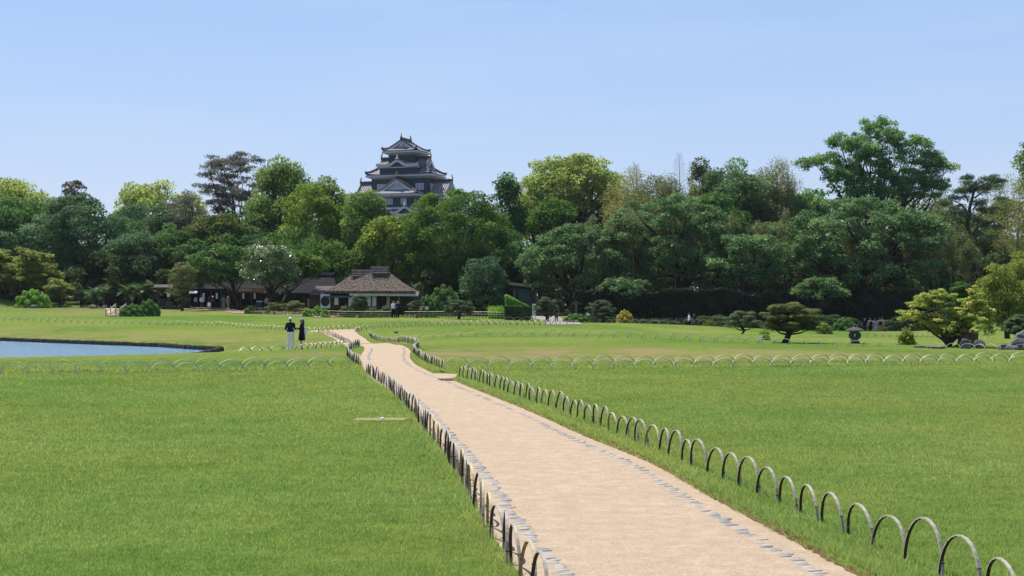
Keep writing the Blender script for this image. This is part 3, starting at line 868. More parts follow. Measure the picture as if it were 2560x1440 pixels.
def irimoya(cx, cy, ea, eb, ze, zr, xg, wa, wb, along_y=False, soff=1.0, lift=.45, orn=True):
    """hip-and-gable roof; ridge along local x (or y); ea, eb half eaves, xg gable position, wa, wb half wall below"""
    g = lambda t: np.clip(t, 0, 1) ** 1.22
    H = zr - ze
    rz = math.pi / 2 if along_y else 0.0
    zm = lambda x, y: ze + H * g(1 - np.abs(y) / eb)
    zh = lambda x, y: ze + H * g((ea - np.abs(x)) / eb)
    zg = float(ze + H * g((ea - xg) / eb))
    cl = lambda x, y: lift * (np.abs(x) / ea) ** 5 * (np.abs(y) / eb) ** 5
    yg = eb * (1 - ((zg - ze) / H) ** (1 / 1.22))
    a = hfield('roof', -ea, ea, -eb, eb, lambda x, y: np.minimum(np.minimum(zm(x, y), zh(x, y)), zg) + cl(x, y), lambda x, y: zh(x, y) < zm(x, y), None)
    # the skirt is the roof part itself; upper gabled half, ridges and soffit are its pieces
    root = a; root.parent = castle; root.location = (cx, cy, 0); root.rotation_euler = (0, 0, rz)
    yu = yg + .35
    hfield('gable_roof', -xg - .55, xg + .55, -yu, yu, lambda x, y: zm(x, y) + .12, lambda x, y: np.zeros_like(x, bool), root)
    # gable walls and bargeboards
    for s in (-1, 1):
        gm = MB()
        n = 10
        prof = [(yy, float(zm(0, yy))) for yy in np.linspace(-yg, yg, n * 2 + 1)]
        vs = [(s * (xg - .15), y, z) for y, z in prof] + [(s * (xg - .15), -yg, zg - .3), (s * (xg - .15), yg, zg - .3)]
        gm.add(vs, [tuple(range(len(prof))) + (len(prof) + 1, len(prof))])
        gm.build('gable_wall', M['plaster'], root)
        bm_ = MB()
        for sg in (-1, 1):
            pts = [(s * (xg + .42), y, float(zm(0, y)) - .16) for y in np.linspace(0, sg * (yg + .3), 9)]
            bm_.sweep(pts, .25, .52, (1, 0, 0))
        bm_.build('bargeboard', M['plaster'], root)
        pm_ = MB(); pm_.lathe([(.05, -.55), (.38, -.3), (.42, 0), (.2, .25)], (s * (xg + .5), 0, zr - .95), 8, sx=.3)
        pm_.build('gable_pendant', M['plaster'], root)
        dm_ = MB()
        for sg in (-1, 1):
            pts = [(s * (xg + .3), y, float(zm(0, y)) + .34) for y in np.linspace(0, sg * (yg + .2), 8)]
            dm_.tube(pts, .24, 6)
        dm_.build('descending_ridge', M['ridge_tile'], root)
    rm = MB(); rm.box((0, 0, zr + .42), (2 * xg + 1.2, .55, .62)); rm.box((0, 0, zr + .8), (2 * xg + 1.3, .36, .2))
    rm.build('ridge', M['ridge_tile'], root)
    for sx in (-1, 1):
        for sy in (-1, 1):
            hm = MB()
            pts = []
            for t in np.linspace(0, 1, 8):
                x_ = xg + (ea - xg) * t; y_ = yg + (eb - yg) * t
                pts.append((sx * x_, sy * y_, float(min(zm(0, y_), zh(x_, 0)) + cl(x_, y_)) + .26))
            hm.tube(pts, [.24] * 7 + [.3], 6)
            hm.build('hip_ridge', M['ridge_tile'], root)
    if orn:
        for s in (-1, 1):
            om = MB()
            base = (s * (xg + .45), 0, zr + .8)
            om.tube([(base[0], 0, base[2]), (base[0] + s * .1, 0, base[2] + .3), (base[0] - s * .02, 0, base[2] + .65), (base[0] - s * .2, 0, base[2] + .95), (base[0] - s * .08, 0, base[2] + 1.3)], [.34, .3, .2, .12, .03], 7, flat=.6)
            om.tube([(base[0] - s * .1, 0, base[2] + .7), (base[0] + s * .25, 0, base[2] + 1.1)], [.12, .02], 5)
            om.build('ridge_ornament', M['gold'], root)
    # white coved soffit down to the wall
    sm = MB()
    def ring(a_, b_, z_): return [(-a_, -b_, z_), (a_, -b_, z_), (a_, b_, z_), (-a_, b_, z_)]
    r0, r1, r2 = ring(ea - .08, eb - .08, ze - .10), ring(ea - .12, eb - .12, ze - .48), ring(wa, wb, ze - soff)
    vs = r0 + r1 + r2
    fs = [(i, (i + 1) % 4, 4 + (i + 1) % 4, 4 + i) for i in range(4)] + [(4 + i, 4 + (i + 1) % 4, 8 + (i + 1) % 4, 8 + i) for i in range(4)]
    sm.add(vs, fs)
    k = 0
    nx_ = int(2 * ea / .5); ny_ = int(2 * eb / .5)
    for i in range(nx_ + 1):
        xx = -ea + .15 + i * (2 * ea - .3) / nx_
        for s in (-1, 1): sm.box((xx, s * (eb - .32), ze - .46), (.16, .5, .2))
    for i in range(ny_ + 1):
        yy = -eb + .15 + i * (2 * eb - .3) / ny_
        for s in (-1, 1): sm.box((s * (ea - .32), yy, ze - .46), (.5, .16, .2))
    sm.build('soffit', M['plaster'], root)
    return root

def wall_box(name, cx, cy, wa, wb, z0, z1):
    m = MB(); m.box((cx, cy, (z0 + z1) / 2), (2 * wa, 2 * wb, z1 - z0))
    # battens on the boarded walls
    for i in range(int(2 * wa / .6) + 1):
        xx = cx - wa + i * .6
        for s in (-1, 1): m.box((xx, cy + s * (wb + .02), (z0 + z1) / 2), (.07, .06, z1 - z0))
    for i in range(int(2 * wb / .6) + 1):
        yy = cy - wb + i * .6
        for s in (-1, 1): m.box((cx + s * (wa + .02), yy, (z0 + z1) / 2), (.06, .07, z1 - z0))
    return m.build(name, M['black_board'], castle)

def cwindow(x, y, z, w, h, side=False, bars=6):
    win = empty('window', (x, y, z)); win.parent = castle
    if side: win.rotation_euler = (0, 0, R(90))
    f = MB()
    for s in (-1, 1):
        f.box((s * (w / 2 + .06), 0, 0), (.14, .14, h + .26)); f.box((0, 0, s * (h / 2 + .06)), (w, .14, .14))
    if bars > 3: f.box((0, 0, 0), (.2, .12, h))
    f.build('window_frame', M['plaster'], win)
    p = MB(); p.box((0, .03, 0), (w, .04, h)); p.build('pane', M['slate'], win)
    for i in range(bars):
        b = MB(); b.box((-w / 2 + (i + .5) * w / bars, -.01, 0), (w / bars * .52, .07, h)); b.build('bar', M['plaster'], win)

# lower part and the stone base (below the tree tops)
sb = MB(); r0 = [(-17, -12, 0), (17, -12, 0), (17, 9, 0), (-17, 9, 0)]; r1 = [(-14, -9.5, 20), (14, -9.5, 20), (14, 6.5, 20), (-14, 6.5, 20)]
sb.add(r0 + r1, [(0, 1, 5, 4), (1, 2, 6, 5), (2, 3, 7, 6), (3, 0, 4, 7), (4, 5, 6, 7), (3, 2, 1, 0)])
sb.build('stone_base', M['castle_stone'], castle)
wall_box('wall', 0, 0, 13.2, 4.0, 20, 27.2)
irimoya(0, 0, 15.0, 5.6, 27.6, 32.3, 12.0, 13.2, 4.0)
wall_box('wall', 0, 0, 7.6, 3.8, 27, 33.6)
irimoya(0, 0, 8.9, 5.0, 34.3, 38.2, 6.2, 7.6, 3.8)
wall_box('wall', 0, 0, 3.43, 2.8, 35, 39.6)
irimoya(0, 0, 4.3, 4.75, 40.25, 42.75, 2.4, 2.8, 3.43, along_y=True, lift=.55)
# middle bay with the curved gable
wall_box('wall', .35, -3.2, 5.2, 1.75, 34.15, 36.15)
def karahafu(cx, y0, y1, half, span, zb, hump, name='curved_gable_roof'):
    root = None
    xs = np.linspace(-span, span, 61)
    f = lambda x: zb + hump * np.exp(-(x / (half * .52)) ** 2) + .28 * (np.abs(x) / span) ** 4
    v, fc = [], []
    ys = np.linspace(y0, y1, 12)
    up = 1.5 / max(.1, abs(y1 - y0))
    vv = np.array([(cx + x, y, f(x) * 1.0 + (0.0 if hump > 0 and abs(x) < half * .6 else 0) + (y - y0) * .27 * (1 - .75 * math.exp(-(x / (half * .6)) ** 2)) + .10 * (math.cos(x * 2 * math.pi / .56) * .5 + .5)) for y in ys for x in xs])
    n = len(xs); k = np.arange(len(vv)).reshape(len(ys), n)
    fs = np.stack([k[:-1, :-1], k[:-1, 1:], k[1:, 1:], k[1:, :-1]], -1).reshape(-1, 4)
    root = link(name, np_mesh(name, vv, fs, M['castle_tile'], {'v': np.tile(np.cos(xs * 2 * math.pi / .56) * .5 + .3, len(ys))}), castle)
    m = MB()
    m.sweep([(cx + x, y0 - .02, f(x) - .30) for x in np.linspace(-span, span, 41)], .3, .46, (0, 1, 0))
    m.build('fascia', M['plaster'], root)
    m = MB(); m.tube([(cx + x, y0 + .05, f(x) + .06) for x in np.linspace(-span, span, 41)], .13, 5); m.build('edge_tile', M['ridge_tile'], root)
    m = MB(); m.box((cx, (y0 + y1) / 2, zb + hump + .35), (.4, abs(y1 - y0), .4)); m.build('ridge', M['ridge_tile'], root)
    m = MB(); m.lathe([(.45, 0), (.4, .3), (.2, .55), (.25, .8), (.05, 1.15)], (cx, y0 + .1, zb + hump + .15), 8); m.build('ridge_ornament', M['plaster'], root)
    m = MB()
    pts = [(cx + x, y0 + .35, f(x) - .4) for x in np.linspace(-half * .62, half * .62, 15)]
    m.add(pts + [(cx + half * .62, y0 + .35, zb - .5), (cx - half * .62, y0 + .35, zb - .5)], [tuple(range(17))]); m.build('gable_wall', M['black_board'], root)
    m = MB(); m.box((cx, y0 + .75, zb - .55), (2 * span - .3, 1.0, .22)); m.build('soffit', M['plaster'], root)
    return root
karahafu(.15, -5.7, -2.7, 3.0, 5.7, 36.5, 1.25)
# front bay with its triangular gable
wall_box('wall', .9, -5.4, 4.35, 2.4, 24.5, 28.6)
irimoya(.75, -4.4, 5.0, 6.5, 29.15, 32.75, 2.5, 2.9, 4.6, along_y=True, lift=.35)
cwindow(-5.0, -3.88, 31.2, 1.9, 1.35)
cwindow(5.4, -3.88, 31.2, 1.9, 1.4)
cwindow(7.68, -1.6, 31.2, 1.1, 1.5, True, 3)
cwindow(-1.1, -7.88, 27.35, 1.9, 1.2)
cwindow(2.9, -7.88, 27.35, 1.2, 1.2, False, 5)
cwindow(5.30, -6.4, 27.35, 1.0, 1.1, True, 3)
m = MB()
for w_, d_, z_, h_ in ((5.6, 1.25, 26.0, .14), (5.7, 1.35, 25.6, .42)):
    m.box((.9, -7.9, z_), (2 * w_, 2 * d_, h_), 0 if h_ < .2 else 1)
m.build('lower_eave', [M['castle_tile'], M['plaster']], castle)
karahafu(4.3, -10.4, -7.6, 3.0, 3.9, 24.6, 1.35)
m = MB(); m.box((4.3, -9.0, 23.2), (5.4, 2.0, 2.2)); m.build('porch_wall', M['plaster'], castle)

# ---------------------------------------------------------------- thatched tea house
HYD = 165.0
def hx(px): return X(px, HYD)
def hz(py): return Z(py, HYD)
hg = gz(hx(930), HYD)
house = empty('thatched_house', (hx(930), HYD, hg))
tag(house, 'tea house with brown thatched roof and white paper screens', 'house')
def thatch_hip(name, x0, x1, yc, d, rx0, rx1, ze, zr, mat, th=.32, parent=None, sag=.10):
    """hipped roof with thick rounded eave; local coordinates of the house"""
    n = 26
    vs, fs = [], []
    a = np.linspace(0, 1, n)
    # rows from eave to ridge, perimeter loop
    per = []
    k = 14
    loop = [(t, 0) for t in np.linspace(0, 1, k, endpoint=False)] + [(1, t) for t in np.linspace(0, 1, k // 2, endpoint=False)] + [(1 - t, 1) for t in np.linspace(0, 1, k, endpoint=False)] + [(0, 1 - t) for t in np.linspace(0, 1, k // 2, endpoint=False)]
    rows = np.linspace(0, 1, 12)
    r_ = random.Random(5)
    m_ = len(loop)
    def pt(u, v, t):
        ex, ey = x0 + (x1 - x0) * u, yc - d / 2 + d * v
        qx, qy = rx0 + (rx1 - rx0) * u, yc
        s = t
        return (ex + (qx - ex) * s, ey + (qy - ey) * s)
    for u, v in loop:                                            # underside inner edge
        x_, y_ = pt(u, v, .10); vs.append((x_, y_, ze - th * .9))
    for u, v in loop:
        x_, y_ = pt(u, v, .0); vs.append((x_, y_, ze - th * .75))
    for t in rows:
        for u, v in loop:
            x_, y_ = pt(u, v, t)
            z_ = ze + (zr - ze) * (t ** 1.06) - sag * math.sin(math.pi * t) + r_.uniform(-.035, .035)
            vs.append((x_, y_, z_))
    for i in range(len(rows) + 1):
        for j in range(m_):
            a_, b_ = i * m_ + j, i * m_ + (j + 1) % m_
            fs.append((a_, b_, b_ + m_, a_ + m_))
    me = bpy.data.meshes.new(name); me.from_pydata(vs, [], fs); me.materials.append(mat); me.update()
    bm = bmesh.new(); bm.from_mesh(me); bmesh.ops.recalc_face_normals(bm, faces=bm.faces); bm.to_mesh(me); bm.free()
    return link(name, me, parent)
def H(px): return hx(px) - hx(930)
def V(py): return hz(py) - hg
main_roof = thatch_hip('roof', H(816), H(1040), 1.2, 8.0, H(926), H(972), V(728), V(680), M['thatch'], .34, house)
wing_roof = thatch_hip('wing_roof', H(812), H(960), 2.6, 7.4, H(874), H(930), V(728), V(684), M['thatch'], .34, house)
def ridge_cap(px0, px1, py0, py1, yc, parent, mat=None):
    m = MB()
    x0, x1, z0, z1 = H(px0), H(px1), V(py1), V(py0)
    vs = []
    for x_ in (x0, x1):
        vs += [(x_, yc - .85, z0 - .12), (x_, yc, z1), (x_, yc + .85, z0 - .12), (x_, yc + .75, z0 - .25), (x_, yc, z1 - .22), (x_, yc - .75, z0 - .25)]
    m.add(vs, [(0, 1, 7, 6), (1, 2, 8, 7), (2, 3, 9, 8), (3, 4, 10, 9), (4, 5, 11, 10), (5, 0, 6, 11), (5, 4, 1, 0), (4, 3, 2, 1), (6, 7, 10, 11), (7, 8, 9, 10)])
    c = m.build('ridge_cap', mat or M['bark_roof'], parent)
    for t in (.33, .66, 1.0):
        for s in (-1, 1):
            b = MB(); b.tube([(x0 - .15, yc + s * .85 * t, z0 - .12 + (z1 - z0 + .12) * (1 - t) + .06), (x1 + .15, yc + s * .85 * t, z0 - .12 + (z1 - z0 + .12) * (1 - t) + .06)], .055, 6)
            b.build('binding_pole', M['bark_roof'], c)
    b = MB(); b.tube([(x0 - .25, yc, z1 + .04), (x1 + .25, yc, z1 + .04)], .09, 6); b.build('ridge_pole', M['bark_roof'], c)
ridge_cap(929, 966, 669, 681, 1.2, house)
ridge_cap(877, 928, 676, 688, 2.6, house)
m = MB(); m.box((0, 1.6, V(757)), (H(1035) - H(822), 5.2, V(732) - V(790) + .1)); m.build('wall', M['wood_dark'], house)
# pent roofs below the thatch
m = MB(); x0, x1 = H(882), H(1050)
m.add([(x0, -3.3, V(737)), (x1, -3.3, V(740)), (x1, -1.2, V(729)), (x0, -1.2, V(729)), (x0, -3.3, V(737) - .12), (x1, -3.3, V(740) - .12), (x1, -1.2, V(729) - .12), (x0, -1.2, V(729) - .12)],
      [(0, 1, 2, 3), (7, 6, 5, 4), (0, 4, 5, 1), (1, 5, 6, 2), (2, 6, 7, 3), (3, 7, 4, 0)])
m.build('pent_roof', M['bark_roof'], house)
m = MB(); m.box(((x0 + H(1045)) / 2, -3.34, V(737.5)), (H(1045) - x0, .07, .24), ry=.006); m.build('fascia', M['wood_pale'], house)
m = MB(); x0, x1 = H(822), H(884)
m.add([(x0, -3.0, V(742)), (x1, -3.0, V(742)), (x1, -1.1, V(732)), (x0, -1.1, V(732)), (x0, -3.0, V(742) - .1), (x1, -3.0, V(742) - .1), (x1, -1.1, V(732) - .1), (x0, -1.1, V(732) - .1)],
      [(0, 1, 2, 3), (7, 6, 5, 4), (0, 4, 5, 1), (1, 5, 6, 2), (2, 6, 7, 3), (3, 7, 4, 0)])
m.build('pent_roof', M['slate'], house)
fy0 = -2.15
def hpanel(px0, px1, py0, py1, mat, name='screen', dy=0.0, fr=True):
    m = MB(); m.box(((H(px0) + H(px1)) / 2, fy0 - .03 + dy, (V(py0) + V(py1)) / 2), (H(px1) - H(px0), .05, V(py0) - V(py1)))
    s = m.build(name, mat, house)
    if fr:
        f = MB()
        w, h_ = H(px1) - H(px0), V(py0) - V(py1)
        cx_, cz_ = (H(px0) + H(px1)) / 2, (V(py0) + V(py1)) / 2
        f.box((cx_ - w / 2, fy0 - .06 + dy, cz_), (.07, .08, h_ + .08)); f.box((cx_ + w / 2, fy0 - .06 + dy, cz_), (.07, .08, h_ + .08))
        f.box((cx_, fy0 - .06 + dy, cz_ + h_ / 2), (w, .07, .06)); f.box((cx_, fy0 - .06 + dy, cz_ - h_ / 2), (w, .07, .06))
        f.build('frame', M['wood_mid'], s)
hpanel(921.5, 932.5, 738, 766, M['paper']); hpanel(934.5, 946, 738, 766, M['paper'])
hpanel(841, 852.5, 739, 763, M['paper']); hpanel(876, 890, 741, 765, M['paper'])
hpanel(970, 979, 740, 766, M['wood_pale']); hpanel(999, 1004, 742, 764, M['wood_pale'])
hpanel(826, 838, 744, 772, M['wood_mid'], 'door'); hpanel(983, 996, 742, 770, M['wood_dark'], 'door')
# white wall with round window
def ring_panel():
    cx_, cz_ = H(820.5), V(753); w, h_ = H(832) - H(808.5), V(736.5) - V(771)
    rr = .44
    n = 32
    outer, inner = [], []
    for i in range(n):
        a = 2 * math.pi * i / n
        c, s = math.cos(a), math.sin(a)
        k = min(w / 2 / max(abs(c), 1e-6), h_ / 2 / max(abs(s), 1e-6))
        outer.append((cx_ + c * k, cz_ + s * k)); inner.append((cx_ + c * rr, cz_ + s * rr * 1.22))
    vs = [(x_, fy0 - .45, z_) for x_, z_ in outer + inner] + [(x_, fy0 - .25, z_) for x_, z_ in outer + inner]
    fs = []
    for i in range(n):
        j = (i + 1) % n
        fs += [(i, j, n + j, n + i), (2 * n + i, 3 * n + i, 3 * n + j, 2 * n + j), (i, 2 * n + i, 2 * n + j, j), (n + i, n + j, 3 * n + j, 3 * n + i)]
    m = MB(); m.add(vs, fs); p = m.build('round_window_wall', M['plaster'], house)
    m = MB(); m.box((cx_, fy0 - .2, cz_), (w - .05, .06, h_ - .05)); m.build('dark_room', M['wood_dark'], p)
    m = MB()
    m.tube([(cx_ + rr * 1.03 * math.cos(a), fy0 - .47, cz_ + rr * 1.25 * math.sin(a)) for a in np.linspace(0, 2 * math.pi, 25)], .035, 5); m.build('window_rim', M['wood_dark'], p)
ring_panel()
for px in (838, 855, 868, 893, 918, 948, 962, 981, 998, 1010, 1022, 1035):
    m = MB(); m.box((H(px), -2.3 if px > 880 else -2.25, (V(733) + 0) / 2), (.12, .12, V(733))); m.build('post', M['wood_dark'], house)
m = MB(); m.box(((H(838) + H(1035)) / 2, -1.9, V(768)), (H(1035) - H(838), 1.4, .12)); m.build('veranda', M['wood_mid'], house)

# dark long house behind, left of the tea house
LY = 178.0
lg = gz(X(765, LY), LY)
lh = empty('dark_house', (X(765, LY), LY, lg)); tag(lh, 'long dark thatched house in the shade left of the tea house', 'house')
LX = lambda px: X(px, LY) - X(765, LY)
LZ = lambda py: Z(py, LY) - lg
def gable_roof(name, x0, x1, yc, d, ze, zr, mat, parent, hipx=.8, th=.3):
    m = MB()
    h = d / 2
    vs = [(x0, yc - h, ze), (x1, yc - h, ze), (x1 - hipx, yc, zr), (x0 + hipx, yc, zr), (x0, yc + h, ze), (x1, yc + h, ze)]
    vs += [(x0, yc - h, ze - th), (x1, yc - h, ze - th), (x0, yc + h, ze - th), (x1, yc + h, ze - th)]
    m.add(vs, [(0, 1, 2, 3), (5, 4, 3, 2), (1, 5, 2), (4, 0, 3), (0, 6, 7, 1), (1, 7, 9, 5), (5, 9, 8, 4), (4, 8, 6, 0), (6, 8, 9, 7)])
    return m.build(name, mat, parent)
r = gable_roof('roof', LX(668), LX(852), 1.0, 8.4, LZ(733), LZ(686), M['thatch_shaded'], lh, 1.0)
m = MB(); m.box(((LX(735) + LX(832)) / 2, 1.0, LZ(684)), (LX(832) - LX(735), .9, .35)); m.build('ridge_cap', M['bark_roof'], r)
for s in (-.35, .35):
    m = MB(); m.tube([(LX(733), 1.0 + s, LZ(682)), (LX(834), 1.0 + s, LZ(682))], .06, 6); m.build('ridge_pole', M['wood_grey'], r)
m = MB(); m.box((0, 1.4, LZ(734) / 2), (LX(840) - LX(690), 5.6, LZ(734))); m.build('wall', M['wood_dark'], lh)
m = MB(); m.box(((LX(785) + LX(822)) / 2, -1.6, LZ(742)), (LX(822) - LX(780), .5, .1), rx=.3); m.build('awning', M['slate'], lh)
m = MB(); m.box((LX(777), -1.45, LZ(757)), (.4, .06, .9)); m.build('notice', M['paper'], lh)
for px in (692, 715, 740, 765, 790, 815, 838):
    m = MB(); m.box((LX(px), -1.45, LZ(734) / 2), (.14, .14, LZ(734))); m.build('post', M['wood_mid'], lh)
r2 = gable_roof('side_roof', LX(790), LX(858), -3.6, 4.0, LZ(736), LZ(716), M['bark_roof'], lh, .5, .15)
m = MB(); m.box(((LX(784) + LX(838)) / 2, -3.2, LZ(736) / 2), (LX(838) - LX(784) - .2, 2.8, LZ(736))); m.build('side_wall', M['wood_mid'], lh)

# tea stall
SY = 182.0
sg = gz(X(575, SY), SY)
st = empty('tea_stall', (X(575, SY), SY, sg)); tag(st, 'dark open fronted tea stall with an orange board under its eave', 'stall')
SX = lambda px: X(px, SY) - X(575, SY)
SZ = lambda py: Z(py, SY) - sg
gable_roof('roof', SX(462), SX(692), 2.6, 7.4, SZ(722), SZ(692), M['thatch_shaded'], st, .8, .2)
m = MB(); m.box(((SX(573) + SX(672)) / 2, -1.35, SZ(725.5)), (SX(672) - SX(573), .12, SZ(720) - SZ(731))); ob = m.build('sign_board', M['copper'], st)
for k in range(12):
    m = MB(); m.box((SX(598 + k * 3.2), -1.43, SZ(724.5)), (.09, .03, .22 if k % 3 else .12)); m.build('letter_mark', M['cream'], ob)
m = MB(); m.box((SX(490), -1.5, SZ(731)), (.95, .8, .07), rx=.35); m.build('awning', M['white_paint'], st)
m = MB(); m.box((0, 4.2, SZ(722) / 2), (SX(690) - SX(466), .2, SZ(722))); m.build('back_wall', M['wood_dark'], st)
for s in (466, 690):
    m = MB(); m.box((SX(s), 2.4, SZ(722) / 2), (.15, 3.6, SZ(722))); m.build('side_wall', M['wood_dark'], st)
for px in (478, 505, 532, 556, 578, 605, 632, 655, 680):
    m = MB(); m.box((SX(px), -.9, SZ(722) / 2), (.13, .13, SZ(722))); m.build('post', M['wood_mid'], st)
m = MB(); m.box((SX(600), -.2, .45), (4.6, .6, .08)); m.box((SX(600), -.2, .22), (4.4, .4, .4)); m.build('counter', M['wood_mid'], st)
for px in (513, 546, 612, 640):
    m = MB(); m.box((SX(px), -.98, SZ(740)), (.24, .03, .7)); m.build('hanging_notice', M['paper'], st)
kx, ky = X(649, 172), 172
kb = empty('green_cabinet', (kx, ky, gz(kx, ky))); tag(kb, 'green slatted cabinet with white top beside the tea stall', 'cabinet')
m = MB(); m.box((0, 0, .55), (.62, .5, 1.05)); m.build('body', M['green_paint'], kb)
m = MB(); m.box((0, 0, 1.11), (.70, .58, .08)); m.build('top', M['white_paint'], kb)
for k in range(6):
    m = MB(); m.box((-.25 + k * .1, -.265, .55), (.045, .03, .95)); m.build('slat', M['green_paint'], kb)

# garden gate by the palms
gy_ = 178.0
ggz = gz(X(413, gy_), gy_)
gt = empty('garden_gate', (X(413, gy_), gy_, ggz)); tag(gt, 'small brown wooden gate with notice between palms and pine', 'gate')
for px in (396, 421):
    m = MB(); m.box((X(px, gy_) - X(413, gy_), 0, 1.3), (.17, .17, 2.6)); m.build('post', M['wood_mid'], gt)
m = MB(); m.box((-.2, 0, 2.35), (1.9, .14, .16)); m.build('lintel', M['wood_mid'], gt)
m = MB(); m.add([(-1.3, -.6, 2.6), (1.0, -.6, 2.6), (1.0, 0, 2.95), (-1.3, 0, 2.95), (-1.3, .6, 2.6), (1.0, .6, 2.6)], [(0, 1, 2, 3), (3, 2, 5, 4), (0, 3, 4), (1, 5, 2), (0, 4, 5, 1)]); m.build('roof', M['bark_roof'], gt)
m = MB(); m.box((.42, -.12, 1.72), (.34, .04, .5)); m.build('notice', M['white_paint'], gt)
m = MB(); m.box((-.22, .05, .6), (.95, .08, 1.2)); m.build('door', M['wood_dark'], gt)
m = MB(); m.box((.55, -.1, .45), (.75, .5, .9)); m.build('stone_pier', M['granite'], gt)

# shelter hut in the trees
uy = 176.0
ug = gz(X(1312, uy), uy)
hu = empty('guard_hut', (X(1312, uy), uy, ug)); tag(hu, 'small dark green hut under the trees behind the box hedge', 'hut')
UX = lambda px: X(px, uy) - X(1312, uy)
UZ = lambda py: Z(py, uy) - ug
m = MB(); m.box((0, 1, UZ(722) / 2), (UX(1345) - UX(1284), 2.6, UZ(722))); m.build('wall', M['wood_dark'], hu)
m = MB(); m.box((UX(1311), -.36, UZ(738)), (1.35, .06, 1.5)); m.build('shutter', M['green_paint'], hu)
m = MB(); m.add([(UX(1274), -1.2, UZ(712)), (UX(1350), -1.2, UZ(722)), (UX(1350), 3, UZ(712)), (UX(1274), 3, UZ(704)), (UX(1274), -1.2, UZ(714)), (UX(1350), -1.2, UZ(724)), (UX(1350), 3, UZ(714)), (UX(1274), 3, UZ(706))],
                [(0, 1, 2, 3), (7, 6, 5, 4), (0, 4, 5, 1), (1, 5, 6, 2), (2, 6, 7, 3), (3, 7, 4, 0)]); m.build('roof', M['thatch_shaded'], hu)
for px in (1286, 1340):
    m = MB(); m.box((UX(px), -1.0, UZ(720) / 2), (.12, .12, UZ(720))); m.build('post', M['wood_grey'], hu)

# ---------------------------------------------------------------- trees and plants
LM = dict(
    camphor=leaf_mat('leaf_camphor', (0.080, 0.120, 0.026), (0.180, 0.212, 0.048), (0.30, 0.31, 0.105), .42, gain=2.35),
    camphor_green=leaf_mat('leaf_camphor_green', (0.050, 0.092, 0.018), (0.108, 0.160, 0.034), (0.20, 0.25, 0.07), .40, gain=1.95),
    oak=leaf_mat('leaf_oak', (0.060, 0.105, 0.014), (0.130, 0.175, 0.022), (0.20, 0.24, 0.045), .40),
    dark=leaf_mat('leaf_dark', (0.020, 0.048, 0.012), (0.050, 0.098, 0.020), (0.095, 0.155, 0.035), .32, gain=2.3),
    round=leaf_mat('leaf_round_evergreen', (0.030, 0.068, 0.010), (0.072, 0.128, 0.018), (0.125, 0.185, 0.03), .36, gain=1.8),
    cherry=leaf_mat('leaf_cherry', (0.030, 0.060, 0.020), (0.064, 0.108, 0.036), (0.145, 0.195, 0.080), .38, gain=2.45),
    zelkova=leaf_mat('leaf_zelkova', (0.042, 0.088, 0.026), (0.085, 0.140, 0.040), (0.16, 0.225, 0.085), .42, gain=2.6),
    bluegreen=leaf_mat('leaf_bluegreen', (0.026, 0.054, 0.022), (0.054, 0.094, 0.038), (0.115, 0.165, 0.080), .34, gain=2.35),
    pine=leaf_mat('needle_pine', (0.028, 0.048, 0.020), (0.060, 0.088, 0.036), (0.115, 0.145, 0.060), .22),
    pine_olive=leaf_mat('needle_olive', (0.045, 0.058, 0.018), (0.090, 0.102, 0.030), (0.16, 0.165, 0.05), .25),
    pine_brown=leaf_mat('needle_brown', (0.044, 0.044, 0.032), (0.080, 0.077, 0.054), (0.125, 0.115, 0.078), .25, gain=2.35),
    olive=leaf_mat('leaf_olive', (0.035, 0.055, 0.012), (0.078, 0.098, 0.022), (0.13, 0.145, 0.04), .32, gain=1.9),
    bamboo=leaf_mat('leaf_bamboo', (0.085, 0.095, 0.026), (0.160, 0.158, 0.048), (0.27, 0.23, 0.085), .42, gain=2.03),
    bamboo_dark=leaf_mat('leaf_bamboo_dark', (0.050, 0.068, 0.022), (0.100, 0.112, 0.036), (0.18, 0.17, 0.06), .4),
    magnolia=leaf_mat('leaf_magnolia', (0.030, 0.060, 0.018), (0.080, 0.115, 0.038), (0.36, 0.38, 0.22), .2, .3, .6, gain=1.9),
    maple=leaf_mat('leaf_maple', (0.105, 0.150, 0.028), (0.225, 0.245, 0.055), (0.40, 0.22, 0.09), .42, gain=2.19),
    maple_soft=leaf_mat('leaf_maple_soft', (0.070, 0.095, 0.018), (0.140, 0.160, 0.034), (0.22, 0.19, 0.07), .42, gain=2.11),
    azalea=leaf_mat('leaf_azalea', (0.050, 0.115, 0.014), (0.105, 0.20, 0.024), (0.18, 0.28, 0.045), .35),
    hedge=leaf_mat('leaf_hedge', (0.022, 0.038, 0.012), (0.046, 0.070, 0.020), (0.085, 0.115, 0.035), .3),
    hedge_shade=leaf_mat('leaf_hedge_shade', (0.008, 0.014, 0.006), (0.018, 0.028, 0.010), (0.05, 0.065, 0.025), .2, gain=1.3),  # hedge leaf darkened, the trees' shadow is put into its colour
    cycad=leaf_mat('leaf_cycad', (0.020, 0.045, 0.014), (0.045, 0.085, 0.026), (0.15, 0.14, 0.05), .2, gain=2.6),
    goldbush=leaf_mat('leaf_gold', (0.15, 0.13, 0.02), (0.26, 0.21, 0.035), (0.36, 0.30, 0.07), .4),
    bushright=leaf_mat('leaf_willow', (0.060, 0.085, 0.014), (0.135, 0.160, 0.028), (0.21, 0.23, 0.05), .4, gain=2.11),
)

